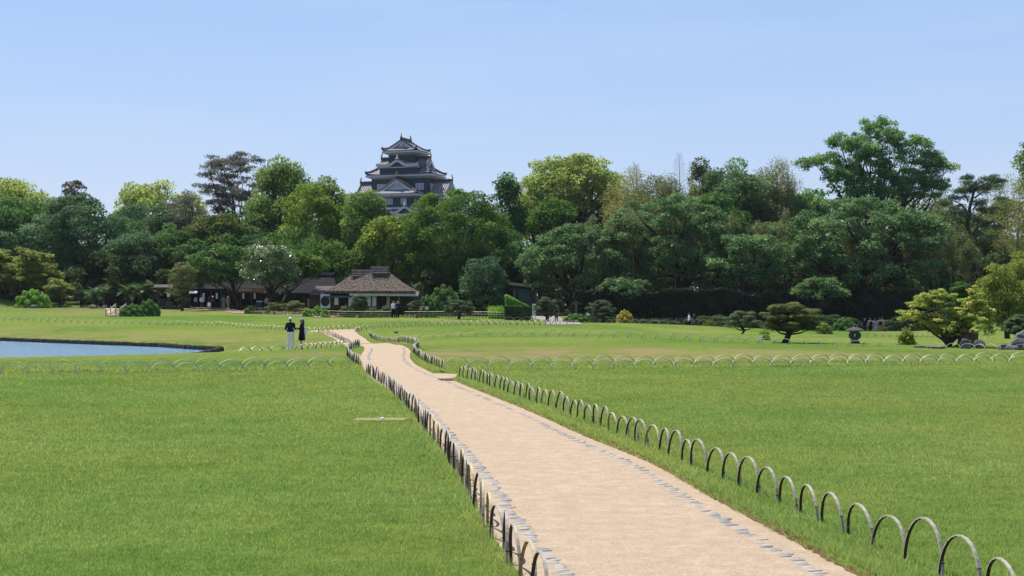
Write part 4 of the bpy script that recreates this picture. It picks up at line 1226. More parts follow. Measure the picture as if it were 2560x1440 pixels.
def leaf_quads(cen, rad, per, size, aspect=.55, shell=.55, up=.35, droop=0.0, rg=rng, cv=.55):
    """leaf faces spread over many puffs: cen (n,3), rad (n,3)"""
    cen = np.asarray(cen, float); rad = np.asarray(rad, float)
    n = len(cen)
    idx = np.repeat(np.arange(n), per) if np.isscalar(per) else np.repeat(np.arange(n), per)
    k = len(idx)
    d = rg.normal(size=(k, 3)); d /= np.linalg.norm(d, axis=1)[:, None]
    low = d[:, 2] < -.15
    flip = low & (rg.uniform(size=k) < .55)
    d[flip, 2] *= -1
    r = shell + (1 - shell) * rg.uniform(size=k) ** .6
    r *= 1 + rg.normal(0, .10, k)
    pos = cen[idx] + d * rad[idx] * r[:, None]
    pos[:, 2] -= droop * rg.uniform(size=k) * np.hypot(d[:, 0], d[:, 1])
    nn = d * .5 + np.array([0, 0, up]) + rg.normal(0, .55, (k, 3))
    nn /= np.linalg.norm(nn, axis=1)[:, None]
    t = np.cross(nn, rg.normal(size=(k, 3))); t /= np.linalg.norm(t, axis=1)[:, None] + 1e-9
    b = np.cross(nn, t)
    s = size * rg.uniform(.6, 1.35, k)
    t *= s[:, None]; b *= (s * aspect)[:, None]
    bend = nn * (s * .18)[:, None]
    v = np.stack([pos + t - bend, pos + b + bend, pos - t - bend, pos - b + bend], 1).reshape(-1, 3)
    f = np.arange(4 * k).reshape(-1, 4)
    cval = rg.uniform(size=n)
    val = np.clip(cv * cval[idx] + (1 - cv) * rg.uniform(size=k), 0, 1)
    return v, f, val

def crown_pts(c, rad, n, rg, lump=.22, bottom=-.55, inner=.45):
    """puff centres near the surface of an uneven ellipsoid"""
    dirs = rg.normal(size=(8, 3)); dirs /= np.linalg.norm(dirs, axis=1)[:, None]
    amp = rg.uniform(-lump, lump, 8)
    out = []
    while len(out) < n:
        d = rg.normal(size=3); d /= np.linalg.norm(d)
        if d[2] < bottom: continue
        q = 1 + float(np.sum(amp * np.clip(dirs @ d, 0, 1) ** 3))
        r = inner + (1 - inner) * rg.uniform() ** .45
        out.append(np.array(c) + d * np.array(rad) * r * q)
    return np.array(out)

def limbs(base, tops, r0, rg, split=.35, bend=.12, n=5, lim=14):
    """trunk and limbs as one tapered branching mesh"""
    m = MB()
    base = np.array(base, float)
    tops = np.array(tops, float)
    ctr = tops.mean(0)
    fork = base + (ctr - base) * split + np.array([rg.normal(0, .02), rg.normal(0, .02), 0]) * np.linalg.norm(ctr - base)
    fork[2] = base[2] + (ctr[2] - base[2]) * split
    pts = [base + np.array([0, 0, -.15]), base + (fork - base) * .4 + rg.normal(0, .03, 3) * (fork[2] - base[2]), fork]
    m.tube(pts, [r0 * 1.25, r0 * .95, r0 * .8], 8)
    for t in tops[:lim]:
        L = np.linalg.norm(t - fork)
        p1 = fork + (t - fork) * .35 + rg.normal(0, bend, 3) * L * .5 + np.array([0, 0, .06 * L])
        p2 = fork + (t - fork) * .7 + rg.normal(0, bend, 3) * L * .35
        m.tube([fork - (fork - base) * .06, p1, p2, t], [r0 * .55, r0 * .36, r0 * .2, r0 * .06], 5, cap=False)
    return m

def tree(name, label, px, Y, top, width, bottom, mat, n=70, rc=1.4, flat=.8, leaf=.19, K=150, depth=.85, bark='bark', cat='tree', aspect=.55, base_px=None, lump=.22, group=None, trunk_r=None,
         shell=.55, up=.35, inner=.45, seed=0, droop=0.0, bot=-.92, limb_n=14, parts=None, cv=.55):
    """a crown of leaf puffs between photo rows top and bottom, width photo columns wide, on a branching trunk"""
    rg = np.random.default_rng(seed * 101 + int(px + 500) * 7 + int(Y))
    s = Y / FPX
    bx_ = X(base_px if base_px is not None else px, Y)
    g = gz(bx_, Y)
    root = empty(name, (bx_, Y, g))
    tag(root, label, cat, group)
    w, h = width * s, (bottom - top) * s
    cz = Z((top + bottom) / 2, Y) - g
    c = (X(px, Y) - bx_, 0, cz)
    rad = np.array([max(.1, w / 2 - rc * .45), max(.1, (w / 2 - rc * .45) * depth), max(.1, h / 2 - rc * flat * .6)])
    if parts is not None:                                   # lobes given as photo column, row, width, height
        cen = []
        for lx, ly, lw, lh in parts:
            for _ in range(max(6, int(n * lw * lh / sum(q[2] * q[3] for q in parts)))):
                d = rg.normal(size=3); d /= np.linalg.norm(d); d *= rg.uniform() ** .4
                cen.append((X(lx, Y) - bx_ + d[0] * lw * s / 2, d[1] * lw * s / 2 * depth + rg.normal(0, .8), Z(ly, Y) - g + d[2] * lh * s / 2))
        cen = np.array(cen)
    else:
        cen = crown_pts(c, rad, n, rg, lump, bot, inner)
    n = len(cen)
    rr = rc * rg.uniform(.7, 1.25, n)
    radii = np.stack([rr, rr, rr * flat], -1)
    total = 1.2 * K * math.pi * w * h / 4
    per = np.maximum(12, (total * rr ** 2 / np.sum(rr ** 2))).astype(int)
    v, f, val = leaf_quads(cen, radii, per, leaf, aspect, shell, up, droop, rg, cv)
    link('crown', np_mesh('crown', v, f, LM[mat], {'v': val}), root)
    order = np.argsort(rg.uniform(size=n))
    limbs((0, 0, 0), cen[order], trunk_r or max(.14, .026 * w + .012 * h), rg, lim=limb_n).build('trunk', M[bark], root, smooth=True)
    return root

T = tree
# --- skyline and middle trees from left to right
T('camphor_tree', 'yellow green camphor crown at the far left edge of the skyline', 10, 240, 420, 215, 640, 'camphor', 90, 1.9, .75, .24, 95)
T('bare_crowned_tree', 'small round dark brown tree poking above the left canopy', 184, 262, 447, 70, 520, 'pine_brown', 26, .9, .7, .2, 95, bark='bark')
T('camphor_tree', 'bright yellow green camphor left of the tall grey pine', 372, 232, 453, 185, 650, 'camphor', 90, 1.7, .75, .23, 100)
T('camphor_tree', 'pale green camphor low behind the left canopy', 470, 236, 480, 110, 640, 'camphor', 44, 1.5, .75, .23, 90)
T('leafy_tree', 'dark green bushy tree at the far left edge', 30, 200, 492, 230, 770, 'dark', 100, 1.5, .7, .19, 130)
T('leafy_tree', 'second dark green tree behind the left maples', -60, 190, 520, 220, 770, 'bluegreen', 80, 1.5, .7, .19, 130)
T('spreading_tree', 'broad blue green tree filling the left canopy', 215, 192, 488, 330, 750, 'bluegreen', 150, 1.5, .55, .18, 150, depth=.6)
T('spreading_tree', 'lower blue green tree hanging over the palms', 355, 186, 575, 190, 700, 'bluegreen', 80, 1.1, .5, .17, 150, depth=.7)
T('grey_pine', 'tall grey brown pine with open layered branches against the sky', 590, 214, 378, 205, 560, 'pine_brown', 150, 1.15, .38, .18, 170, bark='bark', aspect=.35, base_px=612, lump=.4, inner=.15, shell=.15, up=.5, limb_n=26, bot=-.9, trunk_r=.34)
T('brown_pine', 'dull brown pine between the left canopy and the olive evergreen', 465, 198, 480, 105, 610, 'pine_brown', 46, 1.1, .4, .17, 120, aspect=.3, base_px=500, inner=.3, shell=.2, limb_n=30)
T('camphor_tree', 'tall rich green camphor beside the grey pine', 705, 208, 386, 160, 660, 'camphor_green', 90, 1.75, .85, .2, 130)
T('camphor_tree', 'lower lobe of green camphor left of the pale oak', 650, 204, 480, 90, 650, 'camphor_green', 40, 1.5, .85, .2, 130)
T('olive_evergreen', 'large olive green evergreen with layered boughs left of the magnolia', 545, 190, 515, 230, 770, 'olive', 120, 1.35, .42, .17, 150, depth=.7)
T('oak_tree', 'yellowish green oak left of the castle', 785, 196, 446, 195, 700, 'oak', 120, 1.25, .8, .17, 150)
T('camphor_tree', 'lumpy green camphor below the castle left side', 905, 192, 472, 125, 650, 'camphor_green', 60, 1.4, .8, .18, 150)
T('camphor_tree', 'lumpy mid green tree below the castle porch', 965, 188, 522, 165, 740, 'oak', 80, 1.3, .8, .18, 150)
T('leafy_tree', 'dark green tree behind the thatched roof', 840, 188, 590, 200, 770, 'round', 90, 1.3, .75, .18, 140)
T('round_evergreen', 'big round dense dark green tree right of the castle', 1138, 186, 464, 276, 745, 'round', 280, 1.05, .75, .15, 210, lump=.06, inner=.68, limb_n=8)
T('dark_conifer', 'narrow dark conifer left of the big yellow camphor', 1270, 205, 430, 92, 650, 'dark', 60, 1.25, .8, .19, 140)
T('camphor_tree', 'huge bright yellow green camphor on the middle skyline', 1440, 216, 372, 275, 570, 'camphor', 190, 1.45, .6, .20, 150, inner=.25)
T('camphor_tree', 'yellow green lower side of the camphor behind the conifer', 1345, 212, 440, 130, 620, 'camphor', 55, 1.6, .7, .21, 115)
T('dark_bush_tree', 'small deep green tree below the yellow camphor', 1378, 198, 490, 115, 610, 'round', 44, 1.2, .7, .18, 150)
T('bamboo_clump', 'yellowish bamboo mass right of the yellow camphor', 1580, 206, 430, 170, 660, 'bamboo', 90, 1.5, 1.0, .17, 130, aspect=.3, droop=1.0, bark='culm')
T('bamboo_clump', 'dull gold bamboo mass behind the cherries', 1700, 208, 425, 150, 640, 'bamboo_dark', 70, 1.5, 1.0, .17, 130, aspect=.3, droop=1.0, bark='culm')
T('dark_conifer', 'dark twisted narrow tree poking above the middle skyline', 1752, 210, 396, 62, 560, 'olive', 36, .95, .9, .18, 130)
T('leafy_tree', 'grey green tree left of the pale bamboo tops', 1850, 204, 405, 160, 700, 'cherry', 100, 1.4, .8, .18, 145)
T('bamboo_clump', 'pale straw coloured bamboo tops left of the tallest tree', 1950, 206, 385, 110, 640, 'bamboo', 64, 1.3, 1.0, .16, 115, aspect=.28, droop=1.0, bark='culm', shell=.3)
T('bamboo_clump', 'golden bamboo thicket behind the red trunked pine', 2330, 206, 470, 190, 700, 'bamboo_dark', 80, 1.5, 1.0, .17, 120, aspect=.3, droop=1.0, bark='culm')
T('tall_zelkova', 'tallest tree, spreading green crown with dark limbs on the right', 2195, 200, 286, 400, 545, 'zelkova', 440, .85, .75, .15, 165, depth=.6, base_px=2185, limb_n=46, trunk_r=.42, shell=.15,
  parts=[(2190, 318, 90, 44), (2225, 335, 80, 50), (2110, 355, 100, 50), (2165, 370, 120, 60), (2265, 360, 120, 56), (2060, 398, 90, 40), (2310, 400, 110, 50), (2355, 418, 70, 34), (2015, 402, 46, 34), (2190, 415, 170, 66), (2110, 440, 130, 60), (2275, 445, 150, 60), (2200, 480, 210, 70), (2320, 470, 100, 60)])
T('bamboo_clump', 'golden yellow bamboo at the right edge', 2540, 196, 432, 210, 760, 'bamboo', 110, 1.4, 1.0, .16, 125, aspect=.3, droop=1.0, bark='culm')
T('camphor_tree', 'bright green crown cut by the right edge of the picture', 2610, 205, 340, 150, 520, 'camphor_green', 60, 1.5, .8, .19, 140)
# --- cherry trees and others in front of the grove
T('cherry_tree', 'cherry tree spreading over the hut and gravel path', 1440, 176, 548, 300, 738, 'cherry', 149, 1.06, .58, .165, 175, depth=.6, lump=.3, limb_n=24, shell=.22, cv=.4)
T('cherry_tree', 'middle cherry tree over the dark hedge', 1700, 178, 500, 330, 742, 'cherry', 184, 1.10, .58, .165, 170, depth=.6, lump=.3, limb_n=24, shell=.22, cv=.4)
T('cherry_tree', 'low cherry boughs between the middle and right cherry trees', 1865, 173, 590, 240, 742, 'cherry', 103, 1.01, .58, .165, 165, depth=.6, lump=.3, limb_n=24, shell=.22, cv=.4)
T('cherry_tree', 'largest cherry tree below the tallest crown on the right', 2170, 176, 490, 430, 745, 'cherry', 229, 1.15, .58, .165, 170, depth=.6, lump=.3, limb_n=28, shell=.22, cv=.4)
T('cherry_tree', 'dim cherry crown beside the red trunked pine', 2330, 184, 560, 170, 750, 'cherry', 80, 1.10, .58, .17, 150, depth=.6, shell=.22, cv=.4)
T('shade_tree', 'shadowed dark tree between round evergreen and cherry', 1270, 184, 600, 170, 780, 'dark', 80, 1.2, .6, .17, 140)
T('shade_tree', 'grey green low tree right of the thatched house', 1215, 176, 640, 120, 785, 'bluegreen', 60, 1.0, .6, .16, 150)
T('shade_tree', 'dark evergreen behind the tea stall', 580, 189.5, 560, 250, 770, 'dark', 90, 1.4, .7, .18, 130)
T('shade_tree', 'dark evergreen behind the long dark house', 735, 186.5, 565, 190, 770, 'dark', 80, 1.4, .7, .18, 130)
T('magnolia_tree', 'magnolia with pale glossy leaves in front of the stall roof', 668, 166.5, 598, 150, 735, 'magnolia', 80, .8, .7, .15, 190, shell=.6)
T('low_evergreen', 'dark boughs hanging over the tea stall roof', 548, 174, 606, 180, 722, 'dark', 100, .9, .5, .16, 180, depth=.5, base_px=600, trunk_r=.2)
T('low_evergreen', 'dark boughs hanging over the long dark house roof', 752, 173, 620, 150, 706, 'round', 70, .9, .55, .16, 170, depth=.45, base_px=700, trunk_r=.2)
T('low_evergreen', 'dark tree between the stall and the left canopy', 445, 186, 560, 150, 750, 'dark', 80, 1.1, .6, .17, 170)
T('spreading_tree', 'blue green crown between the left canopy and the olive evergreen', 420, 200, 520, 150, 700, 'bluegreen', 80, 1.3, .6, .18, 150)
T('leafy_tree', 'mid green crown between far left camphor and canopy', 120, 206, 490, 170, 720, 'dark', 90, 1.4, .65, .18, 150)
T('camphor_tree', 'green crown low left of the castle foot', 850, 200, 490, 130, 680, 'camphor_green', 60, 1.4, .8, .18, 150)
T('leafy_tree', 'dim green crown between round evergreen and conifer', 1235, 196, 540, 120, 720, 'round', 60, 1.3, .7, .18, 150)
T('leafy_tree', 'grey green crown left of the middle cherry', 1590, 196, 500, 170, 720, 'cherry', 90, 1.3, .6, .18, 150)
T('leafy_tree', 'dark green crown between middle cherry and grey green tree', 1790, 194, 480, 200, 720, 'dark', 100, 1.3, .6, .18, 150)
T('leafy_tree', 'dim green crown left of the largest cherry', 1960, 192, 520, 180, 730, 'cherry', 90, 1.3, .6, .18, 150)
T('bamboo_clump', 'olive bamboo crown left of the bare feathery tops', 1640, 210, 425, 150, 640, 'bamboo_dark', 70, 1.4, .9, .17, 140, aspect=.35, droop=.8, bark='culm')
T('leafy_tree', 'blue green crown right of the dark twisted tree', 1812, 208, 425, 150, 640, 'cherry', 80, 1.3, .75, .18, 150)
T('bamboo_clump', 'olive bamboo crown beneath the pale straw tops', 1905, 208, 408, 130, 640, 'bamboo_dark', 70, 1.3, .9, .17, 140, aspect=.35, droop=.8, bark='culm')
T('leafy_tree', 'green crown between straw bamboo and tallest tree', 2010, 206, 455, 130, 660, 'zelkova', 70, 1.2, .7, .17, 150)
T('leafy_tree', 'dark evergreen behind the red trunked pine', 2440, 198, 560, 200, 770, 'dark', 90, 1.3, .7, .18, 150)
T('layered_pine', 'grey green layered pine standing by the garden gate', 455, 168, 648, 82, 752, 'pine_olive', 44, .75, .42, .14, 180, aspect=.3)

# tall red-trunked pine on the right
def red_pine():
    Y = 186.0
    g = gz(X(2450, Y), Y)
    root = empty('red_pine', (X(2450, Y), Y, g)); tag(root, 'tall pine with bare curved reddish trunk on the right', 'tree')
    L = lambda px, py, dy=0: (X(px, Y) - X(2450, Y), dy, Z(py, Y) - g)
    tr = MB()
    tr.tube([L(2453, 800), L(2450, 700), L(2440, 668), L(2428, 640), L(2421, 600), L(2420, 560), L(2424, 520), L(2432, 490), L(2440, 460)], [.42, .36, .34, .32, .29, .26, .22, .17, .1], 8)
    pads = [(2385, 500, 26), (2400, 478, 26), (2425, 455, 28), (2450, 445, 28), (2470, 455, 24), (2482, 470, 18), (2440, 475, 26), (2410, 520, 20), (2380, 540, 20), (2460, 500, 22), (2470, 530, 20), (2455, 560, 18), (2385, 575, 16), (2400, 620, 14), (2398, 640, 14), (2445, 590, 14)]
    cen = []
    for px, py, w in pads:
        p = L(px, py, random.uniform(-1.5, 1.5)); cen.append(p)
        q = L(2425 + (px - 2425) * .2, min(py + 25, 640))
        tr.tube([q, ((p[0] + q[0]) / 2, p[1] / 2, (p[2] + q[2]) / 2 + .2), p], [.13, .08, .03], 5)
    tr.build('trunk', M['bark_red'], root, smooth=True)
    cen = np.repeat(np.array(cen), 5, axis=0) + rng.normal(0, .75, (len(cen) * 5, 3)) * np.array([1, 1, .45])
    rad = np.full((len(cen), 3), .85); rad[:, 2] = .42
    v, f, val = leaf_quads(cen, rad, 190, .17, .25, .2, .5)
    link('crown', np_mesh('crown', v, f, LM['pine'], {'v': val}), root)
red_pine()

# dead feathery bamboo tops
def feather(px, Y, top, bot, width, label):
    root = empty('dead_bamboo', (X(px, Y), Y, gz(X(px, Y), Y)))
    tag(root, label, 'bamboo')
    g = root.location.z; s = Y / FPX
    m = MB(); z1, z0 = Z(top, Y) - g, Z(bot, Y) - g
    m.tube([(0, 0, 0), (.1, 0, z0), (.0, 0, z1)], [.11, .07, .015], 5); m.build('culm', M['twig_pale'], root)
    m = MB(); n = 15
    for i in range(n):
        t = i / n
        z = z0 + (z1 - z0) * (t * .97)
        w = width * s / 2 * (1 - t) ** .7 * random.uniform(.8, 1.1)
        for sd in (-1, 1):
            a = random.uniform(-.8, .8)
            e = (sd * w * math.cos(a), w * math.sin(a), z + w * .75)
            mid = (e[0] * .5, e[1] * .5, z + w * .5)
            m.tube([(0, 0, z), mid, e], [.03, .022, .01], 4, cap=False)
            for q in (.45, .65, .85):
                b_ = (e[0] * q, e[1] * q, z + (e[2] - z) * (q ** .8))
                m.tube([b_, (b_[0] + sd * .25, b_[1] + random.uniform(-.3, .3), b_[2] + random.uniform(-.1, .45))], [.016, .008], 3, cap=False)
    m.build('twigs', M['twig_pale'], root)
feather(1698, 212, 381, 480, 58, 'pale bare feathery bamboo top standing above the middle skyline')
feather(1590, 214, 410, 460, 34, 'small faint bare bamboo top right of the yellow camphor')
feather(1728, 214, 402, 480, 36, 'second bare bamboo top beside the dark twisted tree')

# sprays hanging from the cherries over the long hedge
T('cherry_tree', 'low cherry spray hanging over the left part of the dark hedge', 1560, 167.5, 690, 150, 752, 'cherry', 46, 0.64, .58, .15, 110, depth=.4, lump=.5, inner=.1, base_px=1600, trunk_r=.1, shell=.22, cv=.4)
T('cherry_tree', 'low cherry spray hanging over the dark hedge at the right', 2030, 168, 690, 150, 762, 'cherry', 46, 0.64, .58, .15, 110, depth=.4, lump=.5, inner=.1, base_px=2040, trunk_r=.1, shell=.22, cv=.4)

# dark wood filling the back of the grove
def back_wood():
    n = 1500
    px = rng.uniform(-260, 2820, n)
    Y = rng.uniform(216, 236, n)
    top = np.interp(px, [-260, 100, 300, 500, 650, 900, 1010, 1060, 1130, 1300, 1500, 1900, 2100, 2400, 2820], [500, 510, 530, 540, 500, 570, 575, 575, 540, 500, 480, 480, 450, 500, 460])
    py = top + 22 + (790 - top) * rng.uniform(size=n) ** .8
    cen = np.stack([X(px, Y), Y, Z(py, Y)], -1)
    rad = np.stack([rng.uniform(1.3, 2.1, n)] * 3, -1)
    v, f, val = leaf_quads(cen, rad, 130, .32)
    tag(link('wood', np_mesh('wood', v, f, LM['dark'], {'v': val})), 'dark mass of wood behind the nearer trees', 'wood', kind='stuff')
    m = MB()
back_wood()
def undergrowth():
    n = 900
    px = np.concatenate([rng.uniform(180, 480, 100), rng.uniform(1040, 1330, 200), rng.uniform(1300, 2600, 600)])
    Y = np.where(px > 1440, rng.uniform(186, 200, n), rng.uniform(180, 196, n))
    py = rng.uniform(640, 775, n)
    cen = np.stack([X(px, Y), Y, Z(py, Y)], -1)
    rad = np.stack([rng.uniform(.7, 1.2, n)] * 3, -1)
    v, f, val = leaf_quads(cen, rad, 110, .2)
    tag(link('undergrowth', np_mesh('undergrowth', v, f, LM['hedge'], {'v': val})), 'dim evergreen undergrowth below the tree crowns', 'undergrowth', kind='stuff')
undergrowth()

def shade_leaves():  # dark leaf layer added to imitate the trees' shade on the bank
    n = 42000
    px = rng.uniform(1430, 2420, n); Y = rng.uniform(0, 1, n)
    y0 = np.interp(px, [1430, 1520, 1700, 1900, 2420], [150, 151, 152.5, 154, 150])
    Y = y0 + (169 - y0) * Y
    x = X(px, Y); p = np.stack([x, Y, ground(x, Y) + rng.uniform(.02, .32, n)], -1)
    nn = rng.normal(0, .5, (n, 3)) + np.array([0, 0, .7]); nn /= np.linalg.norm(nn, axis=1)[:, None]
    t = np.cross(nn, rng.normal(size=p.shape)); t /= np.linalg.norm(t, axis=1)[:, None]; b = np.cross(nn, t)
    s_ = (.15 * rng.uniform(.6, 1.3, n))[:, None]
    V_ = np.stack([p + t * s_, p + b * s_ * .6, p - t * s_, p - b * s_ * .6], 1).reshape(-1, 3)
    tag(link('shade_leaves', np_mesh('shade_leaves', V_, np.arange(len(V_)).reshape(-1, 4), LM['hedge_shade'], {'v': rng.uniform(.2, 1, n)})), 'dark leaves spread on the bank below the hedge in place of tree shade', 'ground cover', kind='stuff')
shade_leaves()

# bamboo stems behind the long hedge
def bamboo_protos():
    out = []
    for k in range(4):
        rg = np.random.default_rng(50 + k)
        root = empty('bamboo', (0, 0, 0))
        m = MB(); h = rg.uniform(8.5, 11)
        lean = rg.uniform(-.5, .5)
        m.tube([(lean * (t ** 2), 0, h * t) for t in np.linspace(0, 1, 7)], [.075, .073, .07, .063, .055, .04, .015], 6)
        for z in np.arange(.5, h * .8, .55): m.lathe([(.082, -.02), (.088, 0), (.082, .02)], (lean * (z / h) ** 2, 0, z), 6)
        m.build('culm', M['culm'], root)
        cen = np.stack([rg.normal(lean * .6, .5, 16), rg.normal(0, .5, 16), rg.uniform(h * .5, h, 16)], -1)
        rad = np.full((16, 3), .6)
        v, f, val = leaf_quads(cen, rad, 70, .17, .28, .2, .1, .7, rg)
        link('leaves', np_mesh('leaves', v, f, LM['bamboo_dark'], {'v': val}), root)
        out.append(root)
    return out
bp = bamboo_protos()
BAM = 'slim upright bamboo stem in the shaded grove behind the long hedge'
for i in range(64):
    o = bp[i] if i < 4 else copy_tree(bp[i % 4])
    px = 1460 + i * (2440 - 1460) / 64 + random.uniform(-6, 6); Y = random.uniform(174.5, 183)
    o.location = (X(px, Y), Y, gz(X(px, Y), Y)); o.rotation_euler = (0, 0, random.uniform(0, 6.28))
    o.scale = (1, 1, random.uniform(.85, 1.15))
    tag(o, BAM, 'bamboo', 'bamboo stems in the grove')

# clipped shapes -----------------------------------------------------------------
def box_hedge(name, label, x0, x1, y0, y1, z0, z1, mat, leaf=.08, dens=420, slope=0.0, rough=.05, wav=0.0):
    root = empty(name, ((x0 + x1) / 2, (y0 + y1) / 2, z0)); tag(root, label, 'hedge')
    w, d, h = x1 - x0, y1 - y0, z1 - z0
    areas = [w * d, w * h, w * h, d * h, d * h]
    vs, ns = [], []
    for i, a in enumerate(areas):
        n = int(a * dens)
        u, v = rng.uniform(-.5, .5, n), rng.uniform(-.5, .5, n)
        o = np.zeros(n)
        if i == 0: p = np.stack([u * w, v * d, np.full(n, h)], -1); nn = (0, 0, 1)
        elif i < 3: s = -1 if i == 1 else 1; p = np.stack([u * w, np.full(n, s * d / 2), (v + .5) * h], -1); nn = (0, s, 0)
        else: s = -1 if i == 3 else 1; p = np.stack([np.full(n, s * w / 2), u * d, (v + .5) * h], -1); nn = (s, 0, 0)
        vs.append(p); ns.append(np.tile(nn, (n, 1)))
    p = np.vstack(vs); nn = np.vstack(ns).astype(float)
    bump = .6 * rough * np.sin(p[:, 0] * 3.1 + p[:, 2] * 2.0) + rng.normal(0, rough * .6, len(p))
    p = p + nn * bump[:, None]
    p[:, 2] += slope * (p[:, 0] / w) * (p[:, 2] / h) + wav * (p[:, 2] / h) * (np.sin(p[:, 0] * .42 + x0) + .7 * np.sin(p[:, 0] * 1.07 + 1))
    q = nn + rng.normal(0, .55, p.shape) + np.array([0, 0, .15]); q /= np.linalg.norm(q, axis=1)[:, None]
    t = np.cross(q, rng.normal(size=p.shape)); t /= np.linalg.norm(t, axis=1)[:, None]; b = np.cross(q, t)
    s = (leaf * rng.uniform(.6, 1.3, len(p)))[:, None]
    V_ = np.stack([p + t * s, p + b * s * .6, p - t * s, p - b * s * .6], 1).reshape(-1, 3)
    val = np.clip(.5 * (.5 + .5 * np.sin(p[:, 0] * 1.3) * np.sin(p[:, 2] * 2.3 + p[:, 0])) + .5 * rng.uniform(size=len(p)), 0, 1)
    link('foliage', np_mesh('foliage', V_, np.arange(len(V_)).reshape(-1, 4), LM[mat], {'v': val}), root)
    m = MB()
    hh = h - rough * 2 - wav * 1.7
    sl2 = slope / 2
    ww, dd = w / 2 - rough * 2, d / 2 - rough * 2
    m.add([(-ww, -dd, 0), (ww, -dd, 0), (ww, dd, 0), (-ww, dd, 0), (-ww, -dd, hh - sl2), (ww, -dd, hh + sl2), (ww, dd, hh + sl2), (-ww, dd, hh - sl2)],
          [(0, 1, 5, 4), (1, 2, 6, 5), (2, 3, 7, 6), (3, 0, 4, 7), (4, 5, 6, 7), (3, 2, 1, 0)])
    m.build('branch_core', M['thatch_shaded'], root)
    return root
for (a, b, yy, t0, lab) in ((1440, 1610, 168, 726, 'left length of the tall dark clipped hedge below the cherries'), (1612, 1990, 169, 730, 'middle length of the tall dark clipped hedge'), (1992, 2300, 170, 731, 'right length of the tall dark clipped hedge behind the lantern')):
    g = min(gz(X(a, yy), yy), gz(X(b, yy), yy)) - .2
    box_hedge('tall_hedge', lab, X(a, yy), X(b, yy), yy - .8, yy + .8, g, Z(t0, yy), 'hedge_shade', .14, 150, 0, .17, .22)
yy = 141.0; g = gz(X(1293, yy), yy)
box_hedge('box_hedge', 'square clipped box hedge beside the pine at the gravel path', X(1262, yy), X(1327, yy), yy - .6, yy + .6, g - .05, Z(766, yy), 'hedge', .07, 420, 0, .04)
yy = 150.0; g = gz(X(1293, yy), yy)
box_hedge('sloping_hedge', 'bright sloping clipped hedge behind the box hedge', X(1264, yy), X(1322, yy), yy - .5, yy + .5, g, Z(752, yy), 'azalea', .08, 380, -1.1, .07)

def mound(name, label, px, Y, w, h, mat, leaf=.07, dens=420, base_py=None, cat='shrub', rough=.11, dep=.8):
    s = Y / FPX
    x = X(px, Y); g = gz(x, Y)
    root = empty(name, (x, Y, g)); tag(root, label, cat)
    a, b, c = w * s / 2, w * s / 2 * dep, h * s
    n = int(dens * 2.2 * math.pi * a * (a * dep + c) / 2 * 1.3)
    d = rng.normal(size=(n, 3)); d /= np.linalg.norm(d, axis=1)[:, None]; d[:, 2] = np.abs(d[:, 2])
    q = .75 + .25 * rng.uniform(size=n) ** .4
    lump = 1 + rough * 1.6 * np.sin(d[:, 0] * 9 + 2) * np.sin(d[:, 2] * 7 + d[:, 1] * 8)
    p = d * np.array([a, b, c]) * (q * lump)[:, None]
    nn = d + rng.normal(0, .55, d.shape); nn /= np.linalg.norm(nn, axis=1)[:, None]
    t = np.cross(nn, rng.normal(size=p.shape)); t /= np.linalg.norm(t, axis=1)[:, None]; bb = np.cross(nn, t)
    ss = (leaf * rng.uniform(.6, 1.3, n))[:, None]
    V_ = np.stack([p + t * ss, p + bb * ss * .6, p - t * ss, p - bb * ss * .6], 1).reshape(-1, 3)
    link('foliage', np_mesh('foliage', V_, np.arange(len(V_)).reshape(-1, 4), LM[mat], {'v': np.clip(.3 * (lump - 1) / rough + .15 + .6 * rng.uniform(size=n), 0, 1)}), root)
    m = MB()
    for k in range(6):
        a_ = k * 1.05
        m.tube([(0, 0, -.05), (math.cos(a_) * a * .35, math.sin(a_) * b * .35, c * .4), (math.cos(a_) * a * .6, math.sin(a_) * b * .6, c * .65)], [.05, .035, .015], 5)
    m.build('stems', M['bark'], root)
    return root
mound('azalea_mound', 'bright green clipped azalea mound on the left rise', 82, 172, 86, 42, 'azalea', .10, 220)
mound('dark_azalea', 'dark low azalea beside the little wooden bridge, left lobe', 330, 146, 66, 28, 'dark', .09, 260)
mound('dark_azalea', 'taller right lobe of the dark azalea by the bridge', 372, 147, 56, 38, 'dark', .09, 260)
mound('azalea_ball', 'leftmost of three clipped azalea balls before the round window', 768, 154, 26, 20, 'azalea')
mound('azalea_ball', 'middle of three clipped azalea balls before the round window', 794, 156, 30, 24, 'azalea')
mound('azalea_ball', 'rightmost of three clipped azalea balls before the round window', 813, 153, 24, 19, 'azalea')
mound('low_shrub', 'small yellow bush by the shaded far lawn', 1562, 138, 44, 30, 'goldbush', .08, 260)
mound('low_shrub', 'dim bush right of the walking pair', 1775, 152, 44, 22, 'olive', .08, 260)
mound('low_shrub', 'round leafy bush between lantern and maple', 2266, 78, 42, 36, 'bushright', .05, 800, rough=.2)
mound('low_shrub', 'small bush at the foot of the small leaning pine', 1910, 104, 30, 16, 'azalea', .06, 400)
mound('low_shrub', 'brown tinged bush left of the big garden pine', 1915, 84, 22, 14, 'maple_soft', .05, 500)
mound('low_shrub', 'dim bush between garden pine and lantern', 2060, 128, 40, 26, 'bushright', .08, 260)
mound('low_shrub', 'dark bush behind the people on the right', 2110, 150, 60, 34, 'dark', .09, 220)
mound('low_shrub', 'bush below the veranda centre of the thatched house', 865, 156, 44, 26, 'pine', .08, 260)
mound('low_shrub', 'bush below the white screens of the thatched house', 930, 157, 56, 22, 'olive', .08, 260)
mound('low_shrub', 'bush beside the standing pair at the thatched house', 965, 158, 34, 26, 'pine', .08, 260)
